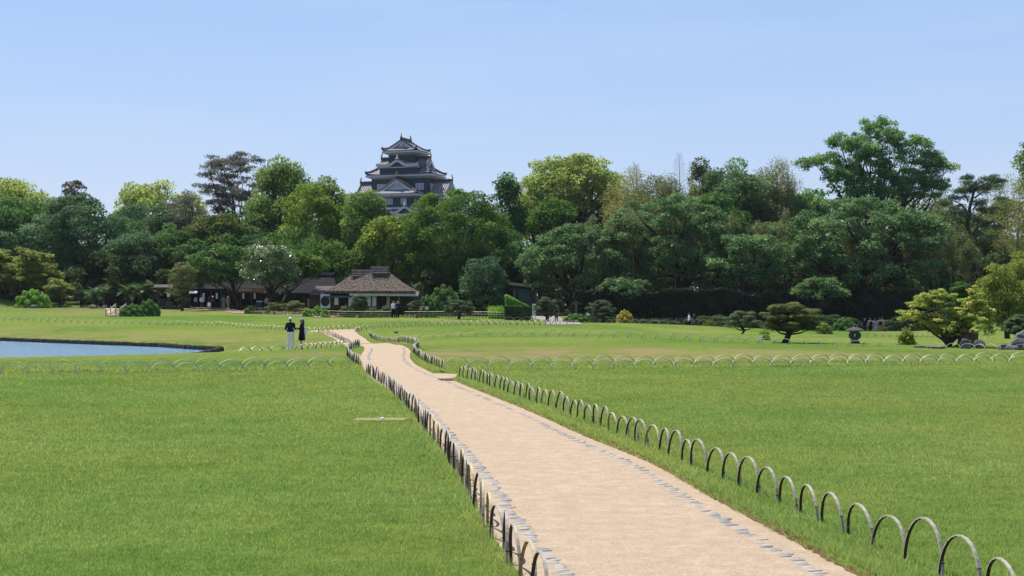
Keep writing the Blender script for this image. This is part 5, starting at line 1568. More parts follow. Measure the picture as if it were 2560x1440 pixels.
mound('low_shrub', 'bush at the right end of the thatched house', 1068, 160, 50, 50, 'dark', .10, 200)
mound('low_shrub', 'big dark shrub right of the thatched house', 1110, 168, 90, 70, 'dark', .12, 160)
mound('low_shrub', 'dark shrub by the green cabinet', 632, 164, 44, 20, 'dark', .08, 260)
mound('low_shrub', 'dark shrub under the sign post', 1440, 148, 70, 24, 'dark', .10, 220)
mound('low_shrub', 'low dark shrub along the shaded bank', 1640, 158, 150, 20, 'hedge', .10, 160, dep=.3)
mound('low_shrub', 'long low dark shrub behind the walking pair', 1800, 162, 200, 24, 'hedge', .10, 160, dep=.3)
mound('low_shrub', 'low dark shrub on the bank behind the lantern', 2050, 162, 220, 28, 'hedge', .10, 160, dep=.3)
mound('low_shrub', 'low dark shrub on the bank behind the maple', 2280, 160, 180, 34, 'hedge', .10, 160, dep=.3)

# garden pines trained in pads
def niwaki(label, px, Y, w, h, mat='pine', seed=1, npads=16, base_px=None, leaf=.10, trunk_lean=0, pw=.26, K=1.0, layers=None):
    rg = np.random.default_rng(seed)
    s = Y / FPX
    bx_ = X(base_px if base_px else px, Y); g = gz(bx_, Y)
    root = empty('garden_pine', (bx_, Y, g)); tag(root, label, 'pine')
    W, Hh = w * s, h * s
    ox = X(px, Y) - bx_
    cen = []
    for i in range(npads):
        t = (i + .5) / npads
        z = Hh * (.30 + .62 * t)
        rmax = W / 2 * (1 - pw * .9) * math.sqrt(max(.0, 1 - ((t - .12) / .95) ** 2))
        a = i * 2.399 + rg.uniform(-.4, .4)
        r_ = rmax * rg.uniform(.72, 1.0) if i < npads - 2 else rmax * .3
        cen.append((ox + math.cos(a) * r_, math.sin(a) * r_ * .8, z + rg.uniform(-.03, .03) * Hh))
    cen = np.array(cen)
    m = MB()
    top = np.array([ox, 0, Hh * .85])
    bend = trunk_lean * W
    tk = [(0, 0, -.1), (ox * .3 + bend, 0, Hh * .2), (ox * .6 - bend * .6, 0, Hh * .45), tuple(top)]
    m.tube(tk, [.085 * Hh + .01, .062 * Hh, .045 * Hh, .012 * Hh], 8)
    for c in cen:
        q = np.array([ox * .5, 0, max(Hh * .16, c[2] - Hh * .13)])
        m.tube([tuple(q), tuple(q * .45 + c * .55 + np.array([0, 0, -.04 * Hh])), tuple(c)], [.03 * Hh, .02 * Hh, .008 * Hh], 5, cap=False)
    m.build('trunk', M['bark'], root, smooth=True)
    pr = W * pw * rg.uniform(.7, 1.15, npads)
    sub, subr = [], []
    for c, r_ in zip(cen, pr):
        for k in range(5):
            d = rg.normal(size=2) * r_ * .45
            sub.append(c + np.array([d[0], d[1], rg.uniform(-.01, .03) * Hh])); subr.append((r_ * .58, r_ * .58, r_ * .27))
    n_leaf = int(66 * K)
    v, f, val = leaf_quads(np.array(sub), np.array(subr), n_leaf, leaf, .22, .25, .9, 0.0, rg)
    link('needle_pads', np_mesh('needle_pads', v, f, LM[mat], {'v': val}), root)
    return root
niwaki('big trained garden pine with spreading pads left of the lantern', 1976, 80, 148, 104, 'pine_olive', 3, 28, 1960, .075, .05, .165, 2.3)
niwaki('smaller leaning garden pine at the crest of the far right lawn', 1856, 108, 92, 64, 'pine', 4, 16, 1850, .08, .10, .19, 1.8)
niwaki('round topped pine with bare trunk at the gravel path', 1365, 136, 60, 64, 'pine', 5, 18, 1368, .09, .02, .21, 1.6)
niwaki('layered pine before the lattice fence', 1150, 140, 82, 48, 'pine', 6, 18, 1146, .09, .02, .18, 1.6)
niwaki('low spreading pine right of the sign post', 1504, 141, 76, 60, 'pine', 7, 18, 1508, .09, .03, .19, 1.6)
niwaki('left of two small round pines before the dark house', 686, 160, 40, 30, 'pine_olive', 8, 12, None, .10, 0, .28, 1.3)
niwaki('right of two small round pines before the dark house', 735, 159, 48, 34, 'pine_olive', 9, 12, None, .10, 0, .28, 1.3)
niwaki('pine in front of the thatched house screens', 901, 154, 44, 58, 'pine', 10, 16, None, .10, .02, .26, 1.5)
niwaki('pine at the right corner of the thatched house', 1042, 155, 40, 46, 'pine', 11, 14, None, .10, .04, .28, 1.4)
niwaki('tall dark tiered pine behind the maple', 2408, 118, 74, 145, 'dark', 12, 26, None, .11, 0, .24, 2.2)
niwaki('low pine at the right edge above the rocks', 2548, 80, 76, 74, 'pine', 13, 20, 2560, .085, .1, .26, 2.2)

# maple on the right
def maple(label, px, Y, lobes, base_px, mat, leaf, per, tr, seed):
    rg = np.random.default_rng(seed)
    bx_ = X(base_px, Y); g = gz(bx_, Y)
    root = empty('maple_tree', (bx_, Y, g)); tag(root, label, 'maple')
    cen, rad = [], []
    for lx, ly, lw, lh in lobes:
        k = max(7, int(lw * lh / 75))
        for i in range(k):
            a = rg.normal(size=2) * .42
            cen.append((X(lx + a[0] * lw / 2, Y) - bx_, rg.normal(0, .3) * lw * Y / FPX, Z(ly - a[1] * lh / 2, Y) - g)); r_ = min(lw, lh) * Y / FPX * rg.uniform(.12, .26)
            rad.append((r_ * 1.25, r_ * 1.25, r_ * .5))
    cen, rad = np.array(cen), np.array(rad)
    v, f, val = leaf_quads(cen, rad, per, leaf, .7, .3, .8, 0, rg)
    link('crown', np_mesh('crown', v, f, LM[mat], {'v': val}), root)
    m = MB()
    for k, (lx, ly, lw, lh) in enumerate(lobes):
        e = np.array((X(lx, Y) - bx_, 0, Z(ly + lh * .2, Y) - g)); q = e * .4 + np.array([0, 0, e[2] * .05]); st_ = (random.uniform(-.08, .08), random.uniform(-.05, .05), -.05)
        m.tube([st_, (q[0] * .35, q[1], q[2] * .5), tuple(q), tuple(e)], [tr, tr * .8, tr * .5, tr * .12], 7)
    m.build('trunk', M['bark'], root, smooth=True)
maple('yellow orange young maple beside the stump on the right', 2372, 75,
      [(2285, 790, 60, 45), (2310, 755, 70, 40), (2345, 745, 60, 40), (2330, 800, 80, 46), (2370, 812, 80, 40), (2390, 785, 50, 40), (2420, 800, 80, 50), (2440, 760, 60, 46), (2460, 785, 50, 46), (2440, 735, 40, 36), (2400, 830, 90, 24), (2350, 828, 70, 22)], 2372, 'maple', .05, 75, .10, 3)
maple('soft gold maple at the far left edge', 20, 184, [(0, 650, 90, 60), (30, 690, 100, 60), (-30, 690, 90, 70), (50, 720, 70, 44)], 18, 'maple_soft', .13, 95, .26, 5)
maple('bronze tinged maple right of the left edge maple', 90, 182, [(80, 655, 90, 60), (110, 690, 90, 60), (70, 700, 70, 50), (130, 715, 70, 46)], 72, 'maple_soft', .13, 95, .24, 6)
maple('low gold maple leaning towards the palms', 160, 178, [(150, 715, 60, 46), (172, 732, 50, 36), (140, 738, 60, 30)], 150, 'maple_soft', .12, 95, .16, 7)
T('tall_bush', 'tall rounded yellow green bush filling the right edge', 2510, 112, 660, 170, 852, 'bushright', 120, .55, .8, .085, 480, cat='bush', base_px=2520, seed=2)
T('tall_bush', 'upper yellow green bush cut by the right edge', 2600, 118, 600, 190, 800, 'bushright', 110, .6, .8, .09, 420, cat='bush', base_px=2600, seed=4)

# cycads
def cycad_proto(seed):
    rg = random.Random(seed)
    root = empty('cycad', (0, 0, 0))
    m = MB(); m.lathe([(.22, -.1), (.26, .3), (.22, .9), (.15, 1.15)], (0, 0, 0), 9); m.build('trunk', M['bark'], root)
    V_, Fc, val = [], [], []
    for i in range(34):
        a = rg.uniform(0, 6.28); L = rg.uniform(1.1, 1.6); el = rg.uniform(.1, 1.35)
        pts = []
        for t in np.linspace(0, 1, 9):
            r_ = L * t * math.cos(el * (1 - .25 * t)); z = 1.1 + L * (t * math.sin(el) - .55 * t * t * (1.2 - .5 * math.sin(el)))
            pts.append(Vector((math.cos(a) * r_, math.sin(a) * r_, z)))
        side = Vector((-math.sin(a), math.cos(a), 0)); c = rg.random()
        for k in range(8):
            p = pts[k]; q = pts[k + 1]
            for s in (-1, 1):
                for u in (.1, .6):
                    w = .28 * math.sin(math.pi * min(1, (k + 1.2) / 9)) + .05
                    b = p.lerp(q, u); e = b + side * s * w + (q - p).normalized() * .12 + Vector((0, 0, .05))
                    n = len(V_); dd = (q - p).normalized() * .035
                    V_ += [b - dd, b + dd, e]; Fc.append((n, n + 1, n + 2)); val.append(c)
    link('fronds', np_mesh('fronds', np.array([tuple(v) for v in V_]), np.array(Fc), LM['cycad'], {'v': val}), root)
    return root
cp = [cycad_proto(s) for s in range(3)]
CYC = [(205, 180, 1.1), (238, 178, 1.3), (268, 181, 1.5), (295, 183, 1.9), (322, 177, 1.5), (352, 179, 1.7), (380, 182, 1.8), (345, 186, 2.2), (250, 186, 1.7)]
cl = ['leftmost small cycad behind the gold maple', 'second cycad from the left in the palm thicket', 'third cycad, below the hanging blue green boughs', 'fourth cycad with yellowing fronds', 'cycad at the middle front of the palm thicket', 'cycad right of the thicket centre', 'rightmost cycad next to the garden gate', 'tall cycad at the back of the palm thicket', 'shaded cycad at the back left of the thicket']
for i, ((px, Y, s), lb) in enumerate(zip(CYC, cl)):
    o = cp[i] if i < 3 else copy_tree(cp[i % 3])
    o.location = (X(px, Y), Y, gz(X(px, Y), Y)); o.scale = (s * .9, s * .9, s); o.rotation_euler = (0, 0, i * 1.3)
    tag(o, lb, 'cycad', 'cycads in the palm thicket')

# iris leaves by the lattice fence
def iris(px, Y, w, h, label):
    x = X(px, Y); g = gz(x, Y); s = Y / FPX
    n = 260
    a = rng.uniform(-w * s / 2, w * s / 2, n); b = rng.uniform(-.5, .5, n); hh = h * s * rng.uniform(.6, 1.1, n); ln = rng.normal(0, .25, (n, 2)) * hh[:, None]
    V_, Fc = [], []
    for i in range(n):
        k = len(V_); ww = .03
        V_ += [(a[i] - ww, b[i], 0), (a[i] + ww, b[i], 0), (a[i] + ln[i, 0] * .4 + ww, b[i] + ln[i, 1] * .4, hh[i] * .7), (a[i] + ln[i, 0] * .4 - ww, b[i] + ln[i, 1] * .4, hh[i] * .7), (a[i] + ln[i, 0], b[i] + ln[i, 1], hh[i])]
        Fc += [(k, k + 1, k + 2), (k, k + 2, k + 3), (k + 3, k + 2, k + 4)]
    o = link('iris_clump', np_mesh('iris_clump', np.array(V_), np.array(Fc), LM['azalea'], {'v': np.repeat(rng.uniform(.4, 1, n), 3)}), None, (x, Y, g))
    tag(o, label, 'plant')
iris(1243, 148, 40, 34, 'clump of bright green sword leaves left of the box hedge')

# ---------------------------------------------------------------- lattice fence before the houses
def lattice_fence(pts, label, h=.72, step=.34):
    c = np.array([(X(p, y), y) for p, y in pts])
    s = np.concatenate([[0], np.cumsum(np.hypot(*np.diff(c, axis=0).T))])
    t = np.arange(0, s[-1], step)
    px, py = np.interp(t, s, c[:, 0]), np.interp(t, s, c[:, 1]); zz = ground(px, py)
    root = empty('lattice_fence', (px[0], py[0], zz[0])); tag(root, label, 'fence')
    m = MB(); m.tube([(0, 0, -.1), (0, 0, h)], [.036, .030], 6); me = m.mesh('picket', M['wood_dark'])
    for i in range(len(px)):
        o = link('picket', me, root, (px[i] - px[0], py[i] - py[0] + (.02 if i % 2 else -.02), zz[i] - zz[0])); o.scale = (1, 1, random.uniform(.92, 1.12))
        o.rotation_euler = (random.uniform(-.03, .03), random.uniform(-.03, .03), 0)
    for f in (.22, .42, .66):
        for a in range(0, len(px) - 1, 12):
            b = min(a + 12, len(px) - 1)
            m = MB(); m.tube([(px[k] - px[0], py[k] - py[0] - .045, zz[k] - zz[0] + f) for k in range(a, b + 1)], .027, 6); m.build('rail', M['bamboo_tan'], root)
lattice_fence([(640, 164), (760, 157.5), (860, 153)], 'lattice fence left of the thatched house front')
lattice_fence([(856, 152), (950, 149.5), (978, 148.8)], 'bamboo lattice fence in front of the thatched house')
lattice_fence([(1012, 147.5), (1150, 144.5), (1258, 142.5)], 'bamboo lattice fence right of the entrance behind the layered pine')

# ---------------------------------------------------------------- signs, lantern, rocks, bridge
def at(px, Y): x = X(px, Y); return (x, Y, gz(x, Y))
o = empty('roofed_sign_post', at(1441, 152)); tag(o, 'tall slim post with small pitched roof by the shaded bank', 'sign post')
m = MB(); m.box((0, 0, 1.0), (.16, .16, 2.05)); m.build('post', M['wood_grey'], o)
m = MB(); m.add([(-.52, -.22, 1.92), (0, -.22, 2.18), (.52, -.22, 1.92), (-.52, .22, 1.92), (0, .22, 2.18), (.52, .22, 1.92), (-.52, -.22, 1.84), (0, -.22, 2.10), (.52, -.22, 1.84), (-.52, .22, 1.84), (0, .22, 2.10), (.52, .22, 1.84)],
                [(0, 1, 4, 3), (1, 2, 5, 4), (6, 9, 10, 7), (7, 10, 11, 8), (0, 6, 7, 1), (1, 7, 8, 2), (3, 4, 10, 9), (4, 5, 11, 10), (0, 3, 9, 6), (2, 8, 11, 5)]); m.build('roof', M['wood_grey'], o)
o = empty('notice_post', at(1470, 146)); tag(o, 'small white notice on a thin post left of the low pine', 'sign')
m = MB(); m.box((0, 0, .55), (.07, .07, 1.1)); m.build('post', M['wood_grey'], o)
m = MB(); m.box((0, -.06, 1.05), (.34, .04, .26)); m.build('board', M['white_paint'], o)
o = empty('information_board', at(1335, 160)); tag(o, 'narrow grey information board behind the box hedge', 'sign')
m = MB(); m.box((0, 0, 1.0), (.36, .06, 1.3)); m.build('board', M['paper'], o)
for k in range(8):
    m = MB(); m.box((0, -.04, .5 + k * .14), (.28, .02, .05)); m.build('text_line', M['wood_grey'], o)
for s in (-.14, .14):
    m = MB(); m.box((s, 0, .2), (.05, .05, .45)); m.build('leg', M['wood_grey'], o)
o = empty('red_notice', at(1053, 146)); tag(o, 'faded red notice board at the lattice fence', 'sign')
m = MB(); m.box((0, 0, 1.02), (.24, .04, .46), ry=.12); m.build('board', M['red_paint'], o); m = MB(); m.box((0, .04, .5), (.05, .05, 1.0)); m.build('post', M['wood_dark'], o)
o = empty('cream_notice', at(1067, 146)); tag(o, 'cream notice board beside the red one', 'sign')
m = MB(); m.box((0, 0, 1.02), (.36, .04, .3)); m.build('board', M['cream'], o); m = MB(); m.box((0, .04, .45), (.05, .05, .95)); m.build('post', M['wood_dark'], o)
o = empty('name_plate', at(1898, 79)); tag(o, 'tiny white plate on the lawn left of the garden pine', 'sign')
m = MB(); m.box((0, 0, .16), (.26, .02, .15), rx=-.3); m.build('plate', M['white_paint'], o)
for s in (-.1, .1):
    m = MB(); m.box((s, .03, .05), (.02, .02, .16)); m.build('leg', M['wood_dark'], o)

# stone lantern
Yl = 80.0
o = empty('stone_lantern', at(2137, Yl)); tag(o, 'squat stone lantern with wide roof and pierced body on the lawn', 'lantern')
m = MB(); m.lathe([(.27, -.05), (.27, .10), (.22, .16), (.18, .2)], (0, 0, 0), 8); m.build('base', M['granite'], o)
n = 28
outer, inner = [], []
for i in range(n):
    a = 2 * math.pi * i / n
    ox, oz = .30 * math.cos(a), .43 + .245 * math.sin(a)
    if abs(math.sin(a)) > .9: ox *= 1.0
    iz = .42 + .13 * math.sin(a); ix = .065 * math.cos(a) * (1 + .45 * math.sin(a))
    outer.append((ox, oz)); inner.append((ix, iz))
vs = [(x_, -.19, z_) for x_, z_ in outer + inner] + [(x_, .19, z_) for x_, z_ in outer + inner]
fs = []
for i in range(n):
    j = (i + 1) % n
    fs += [(i, j, n + j, n + i), (2 * n + i, 3 * n + i, 3 * n + j, 2 * n + j), (i, 2 * n + i, 2 * n + j, j), (n + i, n + j, 3 * n + j, 3 * n + i)]
m = MB(); m.add(vs, fs); m.build('fire_box', M['granite'], o)
m = MB(); m.lathe([(.22, .63), (.50, .67), (.53, .71), (.42, .78), (.24, .85), (.10, .90), (.06, .93)], (0, 0, 0), 10); m.build('roof', M['granite'], o)
m = MB(); m.lathe([(.05, .92), (.085, .97), (.07, 1.02), (.015, 1.08)], (0, 0, 0), 8); m.build('finial', M['granite'], o)

def rock(label, px, Y, w, h, seed, mat='rock', name='garden_rock', dz=0.0):
    rg = np.random.default_rng(seed)
    bm = bmesh.new(); bmesh.ops.create_icosphere(bm, subdivisions=3, radius=1)
    dirs = rg.normal(size=(14, 3)); dirs /= np.linalg.norm(dirs, axis=1)[:, None]; cut = rg.uniform(.6, .95, 14)
    s = Y / FPX
    for v in bm.verts:
        p = np.array(v.co)
        for d, c in zip(dirs, cut):
            k = p @ d
            if k > c: p = p - d * (k - c) * .85
        p *= 1 + .04 * math.sin(p[0] * 7 + p[2] * 5 + seed)
        v.co = Vector((p[0] * w * s / 2, p[1] * w * s / 2 * .8, p[2] * h * s * .62 + h * s * .38))
    me = bpy.data.meshes.new(name); bm.to_mesh(me); bm.free(); me.materials.append(M[mat])
    x = X(px, Y); o = link(name, me, None, (x, Y, gz(x, Y) + dz)); tag(o, label, 'rock'); return o
rock('grey boulder in front of the brown stump', 2414, 72.5, 36, 26, 1)
rock('dark boulder right of the brown stump', 2448, 73, 30, 24, 2)
rock('flat rock under the maple roots', 2340, 72, 60, 8, 3)
rock('long low rock left of the maple', 2300, 73, 40, 6, 4)
rock('large pale boulder at the right edge', 2548, 70, 46, 34, 5)
rock('dark boulder at the right edge pile front', 2530, 68.5, 34, 20, 6)
rock('small rock at the left of the right edge pile', 2508, 70, 30, 20, 7)
rock('boulder cut off by the right edge', 2580, 69, 44, 44, 8)
rock('upper boulder of the right edge pile', 2556, 74, 40, 52, 9)
o = rock('small dark rock on the path verge near the hoops', 990, 98, 12, 6, 10)
rock('rock at the foot of the azalea mound', 84, 168.5, 18, 9, 11)
rock('grey rock under the cycads left', 232, 172, 22, 10, 12)
rock('pale rock under the cycads right', 262, 172.5, 16, 9, 13)
# old stump
o = empty('tree_stump', at(2418, 75)); tag(o, 'hollow brown old stump behind the grey boulder', 'stump')
m = MB()
prof = []
vs, fs = [], []
for i, (r_, z_) in enumerate([(.52, -.05), (.46, .15), (.44, .45), (.46, .62)]):
    for k in range(16):
        a = 2 * math.pi * k / 16; q = 1 + .10 * math.sin(3 * a + i) + random.uniform(-.05, .05)
        vs.append((math.cos(a) * r_ * q * 1.15, math.sin(a) * r_ * q * .8, z_ + (random.uniform(-.05, .14) if i == 3 else 0)))
for i in range(3):
    for k in range(16): fs.append((i * 16 + k, i * 16 + (k + 1) % 16, (i + 1) * 16 + (k + 1) % 16, (i + 1) * 16 + k))
fs.append(tuple(range(48, 64)))
m.add(vs, fs); m.build('bark_shell', M['wood_mid'], o)
for k in range(4):
    m = MB(); a = -2.6 + k * .7
    m.tube([(math.cos(a) * .4, math.sin(a) * .3, .12), (math.cos(a) * .75, math.sin(a) * .55, .02), (math.cos(a) * 1.0, math.sin(a) * .7, -.04)], [.12, .08, .03], 6); m.build('root', M['bark'], o)
# little wooden bridge, far left
o = empty('plank_bridge', at(287, 147)); tag(o, 'little pale wooden bridge steps beside the dark azalea', 'bridge')
for k in range(5):
    m = MB(); m.box((.05 * k, -1.2 + k * .6, .12 + .14 * k), (1.0, .5, .08)); m.build('plank', M['wood_pale'], o)
for s in (-.5, .5):
    m = MB(); m.tube([(s, -1.5, .5), (s + .1, .2, .85), (s + .2, 1.6, 1.25)], .045, 6); m.build('rail', M['wood_pale'], o)
    for k in range(3):
        m = MB(); m.box((s + k * .09, -1.4 + k * 1.4, .35 + .2 * k), (.09, .09, .85 + .1 * k)); m.build('post', M['wood_pale'], o)
# vermilion parasol
o = empty('garden_parasol', at(2524, 112)); tag(o, 'vermilion parasol showing behind the low pine at the right edge', 'parasol')
m = MB(); m.tube([(0, 0, -.1), (0, 0, 1.15)], .025, 6); m.build('pole', M['wood_pale'], o)
m = MB(); m.lathe([(.62, .80), (.5, .92), (.28, 1.06), (.03, 1.16)], (0, 0, 0), 16); m.build('canopy', M['parasol'], o)

# ---------------------------------------------------------------- people
def capsule(m, p0, r0, p1, r1, n=10):
    p0, p1 = Vector(p0), Vector(p1)
    d = p1 - p0; L = d.length
    if L < 1e-5: d = Vector((0, 0, 1)); L = 1e-5
    d.normalize()
    pts, rs = [], []
    for a in (-80, -50, -25, 0): pts.append(p0 + d * r0 * math.sin(R(a))); rs.append(r0 * math.cos(R(a)))
    for a in (0, 25, 50, 80): pts.append(p1 + d * r1 * math.sin(R(a))); rs.append(r1 * math.cos(R(a)))
    m.tube(pts, rs, n)

def fuse(name, segs, voxel, mat, parent, ell=None):
    """one continuous skin over tapered segments"""
    m = MB()
    for s in segs: capsule(m, *s)
    for c, r in (ell or []):
        prof = [(math.cos(R(a)), math.sin(R(a))) for a in (-85, -60, -35, -10, 10, 35, 60, 85)]
        m.lathe([(p * 1.0, z * r[2]) for p, z in prof], c, 12, sx=r[0], sy=r[1])
    me = m.mesh(name, mat)
    o = bpy.data.objects.new(name, me); COL.objects.link(o)
    md = o.modifiers.new('r', 'REMESH'); md.mode = 'VOXEL'; md.voxel_size = voxel
    sm = o.modifiers.new('s', 'SMOOTH'); sm.iterations = 3; sm.factor = .5
    dg = bpy.context.evaluated_depsgraph_get()
    nm = bpy.data.meshes.new_from_object(o.evaluated_get(dg))
    bpy.data.objects.remove(o)
    nm.name = name
    nm.polygons.foreach_set('use_smooth', [True] * len(nm.polygons))
    if not nm.materials: nm.materials.append(mat)
    return link(name, nm, parent)

def person(px, Y, label, face=0, h=1.70, top='white', low='black', kind='trousers', hat=None, arms='down', hair='short', bag=None, stride=0.0, vox=.026, group=None, sleeves=.5, dz=0.0, shoes='black'):
    """face: heading in degrees, 0 towards the camera, 90 to the right of the picture, 180 away"""
    x = X(px, Y)
    root = empty('person', (x, Y, gz(x, Y) + dz), R(face)); tag(root, label, 'person', group)
    k = h / 1.72
    root.scale = (k, k, k)
    fwd = -1.0                                            # local -Y is forward
    hip = [(-.09, 0, .92), (.09, 0, .92)]
    kn = [(-.10, fwd * (.03 + stride * .16), .50), (.10, fwd * (.03 - stride * .10), .50)]
    an = [(-.11, fwd * stride * .22, .09), (.11, -fwd * stride * .24, .09 + .04 * abs(stride))]
    sh = [(-.175, 0, 1.40), (.175, 0, 1.40)]
    if arms == 'front':
        el = [(-.26, -fwd * .02, 1.13), (.26, -fwd * .02, 1.13)]; wr = [(-.09, fwd * .24, 1.16), (.09, fwd * .24, 1.16)]
    elif arms == 'one':
        el = [(-.24, 0, 1.12), (.24, fwd * .05, 1.14)]; wr = [(-.25, fwd * .08, .88), (.10, fwd * .28, 1.22)]
    else:
        el = [(-.24, -fwd * .03 + stride * .08, 1.12), (.24, -fwd * .03 - stride * .08, 1.12)]; wr = [(-.25, fwd * (.06 - stride * .12), .88), (.25, fwd * (.06 + stride * .12), .88)]
    head = (0, fwd * .02, 1.60)
    seg = []
    for s in (0, 1):
        seg += [(hip[s], .085, kn[s], .055), (kn[s], .055, an[s], .038), (an[s], .04, (an[s][0], an[s][1] + fwd * .14, .035), .032),
                (sh[s], .052, el[s], .040), (el[s], .038, wr[s], .027)]
        w = Vector(wr[s]); d = (w - Vector(el[s])).normalized(); pal = w + d * .07
        seg.append((tuple(w), .026, tuple(pal), .030))
        side = Vector((0, 1, 0)) if arms == 'down' else Vector((1, 0, 0))
        for f, (o_, L) in enumerate(((-.028, .062), (-.010, .074), (.010, .070), (.028, .054))):
            b0 = pal + side * o_; b1 = b0 + d * L * .6 + Vector((0, fwd * .012, 0)); b2 = b1 + d * L * .4 + Vector((0, fwd * .02, -.008))
            seg += [(tuple(b0), .010, tuple(b1), .009), (tuple(b1), .009, tuple(b2), .008)]
        th = w + d * .03 + side * -.03
        seg.append((tuple(w + d * .02), .013, tuple(th + d * .035 + side * -.02), .010))
    seg += [((-.06, 0, .95), .12, (.06, 0, .95), .12), ((0, 0, 1.0), .12, (0, 0, 1.2), .125), ((-.08, 0, 1.30), .105, (.08, 0, 1.30), .105), ((-.15, 0, 1.40), .055, (.15, 0, 1.40), .055),
            ((0, 0, 1.40), .06, (0, fwd * .01, 1.53), .052), ((0, fwd * .118, 1.60), .014, (0, fwd * .128, 1.575), .018),
            ((-.078, .005, 1.62), .016, (-.078, .005, 1.585), .012), ((.078, .005, 1.62), .016, (.078, .005, 1.585), .012), ((-.02, fwd * .098, 1.545), .012, (.02, fwd * .098, 1.545), .012), ((0, fwd * .07, 1.515), .03, (0, fwd * .075, 1.51), .03)]
    fuse('body', seg, vox * .8, M['skin'], root, [(head, (.080, .102, .122))])
    # eyes
    for s in (-1, 1):
        m = MB(); m.lathe([(.004, -.008), (.011, 0), (.004, .008)], (s * .032, fwd * .098, 1.612), 6); m.build('eye', M['hair'], root)
    # garments
    g = []
    for s in (0, 1):
        e = Vector(sh[s]).lerp(Vector(el[s]), 1.0) if sleeves >= .5 else Vector(sh[s]).lerp(Vector(el[s]), .6)
        g.append((sh[s], .072, tuple(e), .062))
        if sleeves > .8: g.append((el[s], .058, wr[s], .045))
    g += [((-.07, 0, 1.02), .135, (.07, 0, 1.02), .135), ((-.05, 0, .93), .13, (.05, 0, .93), .13), ((0, 0, 1.0), .145, (0, 0, 1.25), .15), ((-.09, 0, 1.30), .122, (.09, 0, 1.30), .122), ((-.15, 0, 1.40), .072, (.15, 0, 1.40), .072), ((0, 0, 1.42), .075, (0, 0, 1.46), .068)]
    fuse('shirt' if kind != 'dress' else 'bodice', g, vox, CL[top], root)
    if kind == 'trousers':
        g = [((-.07, 0, .93), .135, (.07, 0, .93), .135)]
        for s in (0, 1): g += [(hip[s], .105, kn[s], .085), (kn[s], .085, (an[s][0], an[s][1], an[s][2] + .03), .068)]
        fuse('trousers', g, vox, CL[low], root)
    else:
        hem = .52 if kind == 'dress' else .48
        m = MB(); m.lathe([(.17, 1.08), (.175, .98), (.205, .85), (.225, .70), (.235, hem), (.20, hem + .01), (.19, .85)], (0, 0, 0), 18, sx=1.0, sy=.82)
        m.build('skirt', CL[low], root, smooth=True)
    for s in (0, 1):
        m = MB(); capsule(m, (an[s][0], an[s][1] - fwd * .05, .042), .045, (an[s][0], an[s][1] + fwd * .16, .035), .038); m.build('shoe', CL[shoes], root, smooth=True)
    # hair and hats
    m = MB()
    prof = [(.088, 1.575), (.092, 1.62), (.088, 1.67), (.065, 1.71), (.025, 1.733)]
    m.lathe([(r_, z_) for r_, z_ in prof], (0, -fwd * .012, 0), 14, sx=.98, sy=1.16)
    if hair == 'long': capsule(m, (0, -fwd * .075, 1.62), .075, (0, -fwd * .085, 1.40), .062)
    elif hair == 'bob': capsule(m, (0, -fwd * .05, 1.62), .085, (0, -fwd * .05, 1.53), .078)
    m.build('hair', M['hair'], root, smooth=True)
    if hat:
        m = MB(); m.lathe([(.098, 1.63), (.102, 1.66), (.094, 1.705), (.066, 1.74), (.02, 1.758)], (0, -fwd * .006, 0), 16, sx=.96, sy=1.12)
        c = m.build('cap', CL[hat], root, smooth=True)
        m = MB()
        pts = [(.085 * math.cos(a) , fwd * (.07 + .125 * math.sin(a)), 1.645 - .012 * math.sin(a)) for a in np.linspace(0, math.pi, 11)]
        m.add(pts + [(p[0], p[1], p[2] + .012) for p in pts], [tuple(range(11)), tuple(range(21, 10, -1))] + [(i, i + 1, 12 + i, 11 + i) for i in range(10)] + [(10, 0, 11, 21)])
        m.build('peak', CL[hat], c)
    if bag == 'pack':
        m = MB(); capsule(m, (-.07, -fwd * .20, 1.30), .09, (-.07, -fwd * .20, 1.08), .10); capsule(m, (.07, -fwd * .20, 1.30), .09, (.07, -fwd * .20, 1.08), .10); b_ = m.build('backpack', CL['black'], root, smooth=True)
    elif bag == 'tote':
        m = MB(); m.box((.0, -fwd * .20, .98), (.05, .10, .50)); m.box((0, -fwd * .17, 1.27), (.02, .03, .22)); m.build('tote_bag', CL['white'], root)
    return root
person(726, 80, 'person in dark shirt, white cap and white trousers, back turned, on the lawn', 178, 1.73, 'navy', 'white', hat='white', arms='front', vox=.018, sleeves=.55, shoes='white')
w = person(754.5, 80, 'person in short black dress and pale blue cap, turned left, beside the white trousers', -88, 1.66, 'black', 'black', 'dress', hat='capblue', arms='one', hair='long', bag='tote', vox=.018, sleeves=.9)
person(570, 176, 'person in beige with pink hat walking past the tea stall', 70, 1.62, 'beige', 'beige', hat='pink', arms='down', stride=.6, bag='pack', sleeves=.9)
person(489, 179, 'leftmost person at the stall, in dull grey purple', 150, 1.62, 'grey', 'black', arms='down')
person(505, 178, 'person in pale blue shirt standing at the stall', 185, 1.66, 'paleblue', 'navy', arms='front')
person(523, 177, 'person with white skirt standing at the stall', 160, 1.58, 'black', 'white', 'skirt', hair='bob')
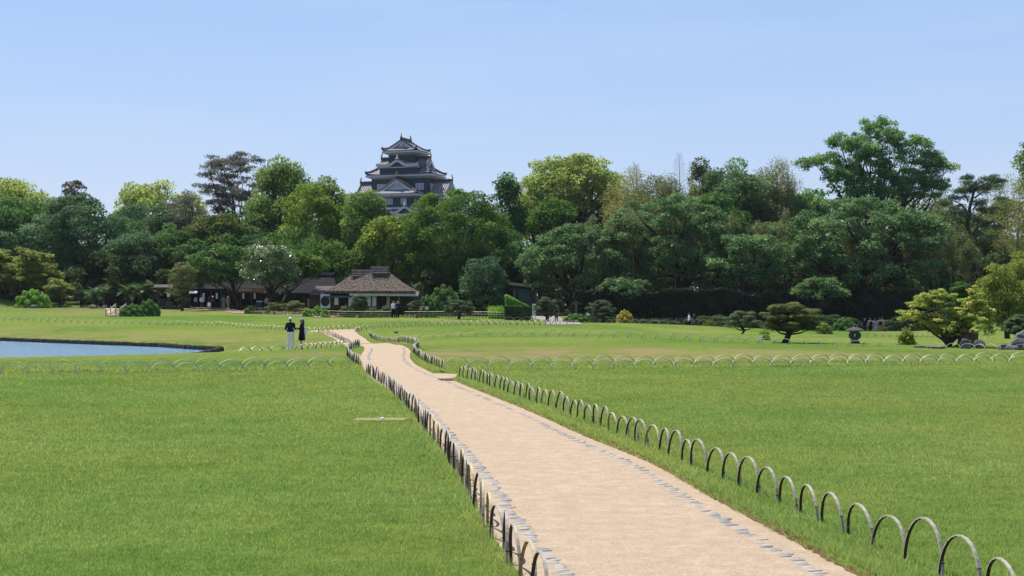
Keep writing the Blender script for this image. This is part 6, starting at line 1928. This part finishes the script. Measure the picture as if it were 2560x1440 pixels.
person(532, 179.6, 'person in dark clothes with pale cap at the stall', 20, 1.62, 'black', 'navy', hat='white', arms='front')
person(559, 179.5, 'person in teal shirt at the middle of the stall', 200, 1.68, 'teal', 'grey', arms='front')
person(667, 172, 'person in pale grey shirt right of the green cabinet', 30, 1.66, 'grey', 'black')
person(984, 149.5, 'person in white shirt standing before the thatched house', 10, 1.72, 'white', 'black', arms='one', bag=None)
person(994, 149, 'person in black standing beside the white shirt before the thatched house', -10, 1.68, 'black', 'black', arms='front', sleeves=.9)
person(1391, 146, 'person in patterned red top and jeans with rucksack on the gravel path', 185, 1.60, 'red', 'denim', hat='grey', bag='pack')
person(1723, 157, 'person in white shirt walking left along the shaded bank', -85, 1.74, 'white', 'black', stride=.7, sleeves=.9)
person(1736, 158, 'person in dark top walking behind the white shirt on the bank', -80, 1.64, 'black', 'denim', stride=.5, hair='bob')
person(2161, 157, 'person in dark clothes at the left of the group behind the lantern', 40, 1.66, 'navy', 'navy', sleeves=.9)
person(2176, 156, 'person in beige jacket with dark trousers behind the lantern', 185, 1.70, 'beige', 'black', bag='pack', sleeves=.9)
person(2188, 157, 'person in grey with white trousers behind the lantern', 175, 1.64, 'grey', 'paleblue', sleeves=.9, hair='bob')
person(2199, 155.5, 'person in khaki with ochre trousers and rucksack behind the lantern', 195, 1.72, 'khaki', 'ochre', bag='pack', sleeves=.9)
person(2206, 157.5, 'rightmost person of the group in pale beige behind the lantern', 185, 1.76, 'beige', 'ochre', sleeves=.9)

# ---------------------------------------------------------------- thin spring haze
hm = MB()
hm.box((0, 4350, 22.5), (10100, 9400, 51.0))
hv, hnt, hout = new_mat('haze_air')
vol = N(hnt, 'ShaderNodeVolumePrincipled')
vol.inputs['Color'].default_value = (0.80, 0.88, 1.0, 1)
vol.inputs['Density'].default_value = 0.00006
vol.inputs['Anisotropy'].default_value = 0.2
hnt.links.new(vol.outputs[0], hout.inputs['Volume'])
tag(hm.build('haze', hv), 'thin bluish air over the garden', 'haze', kind='stuff')
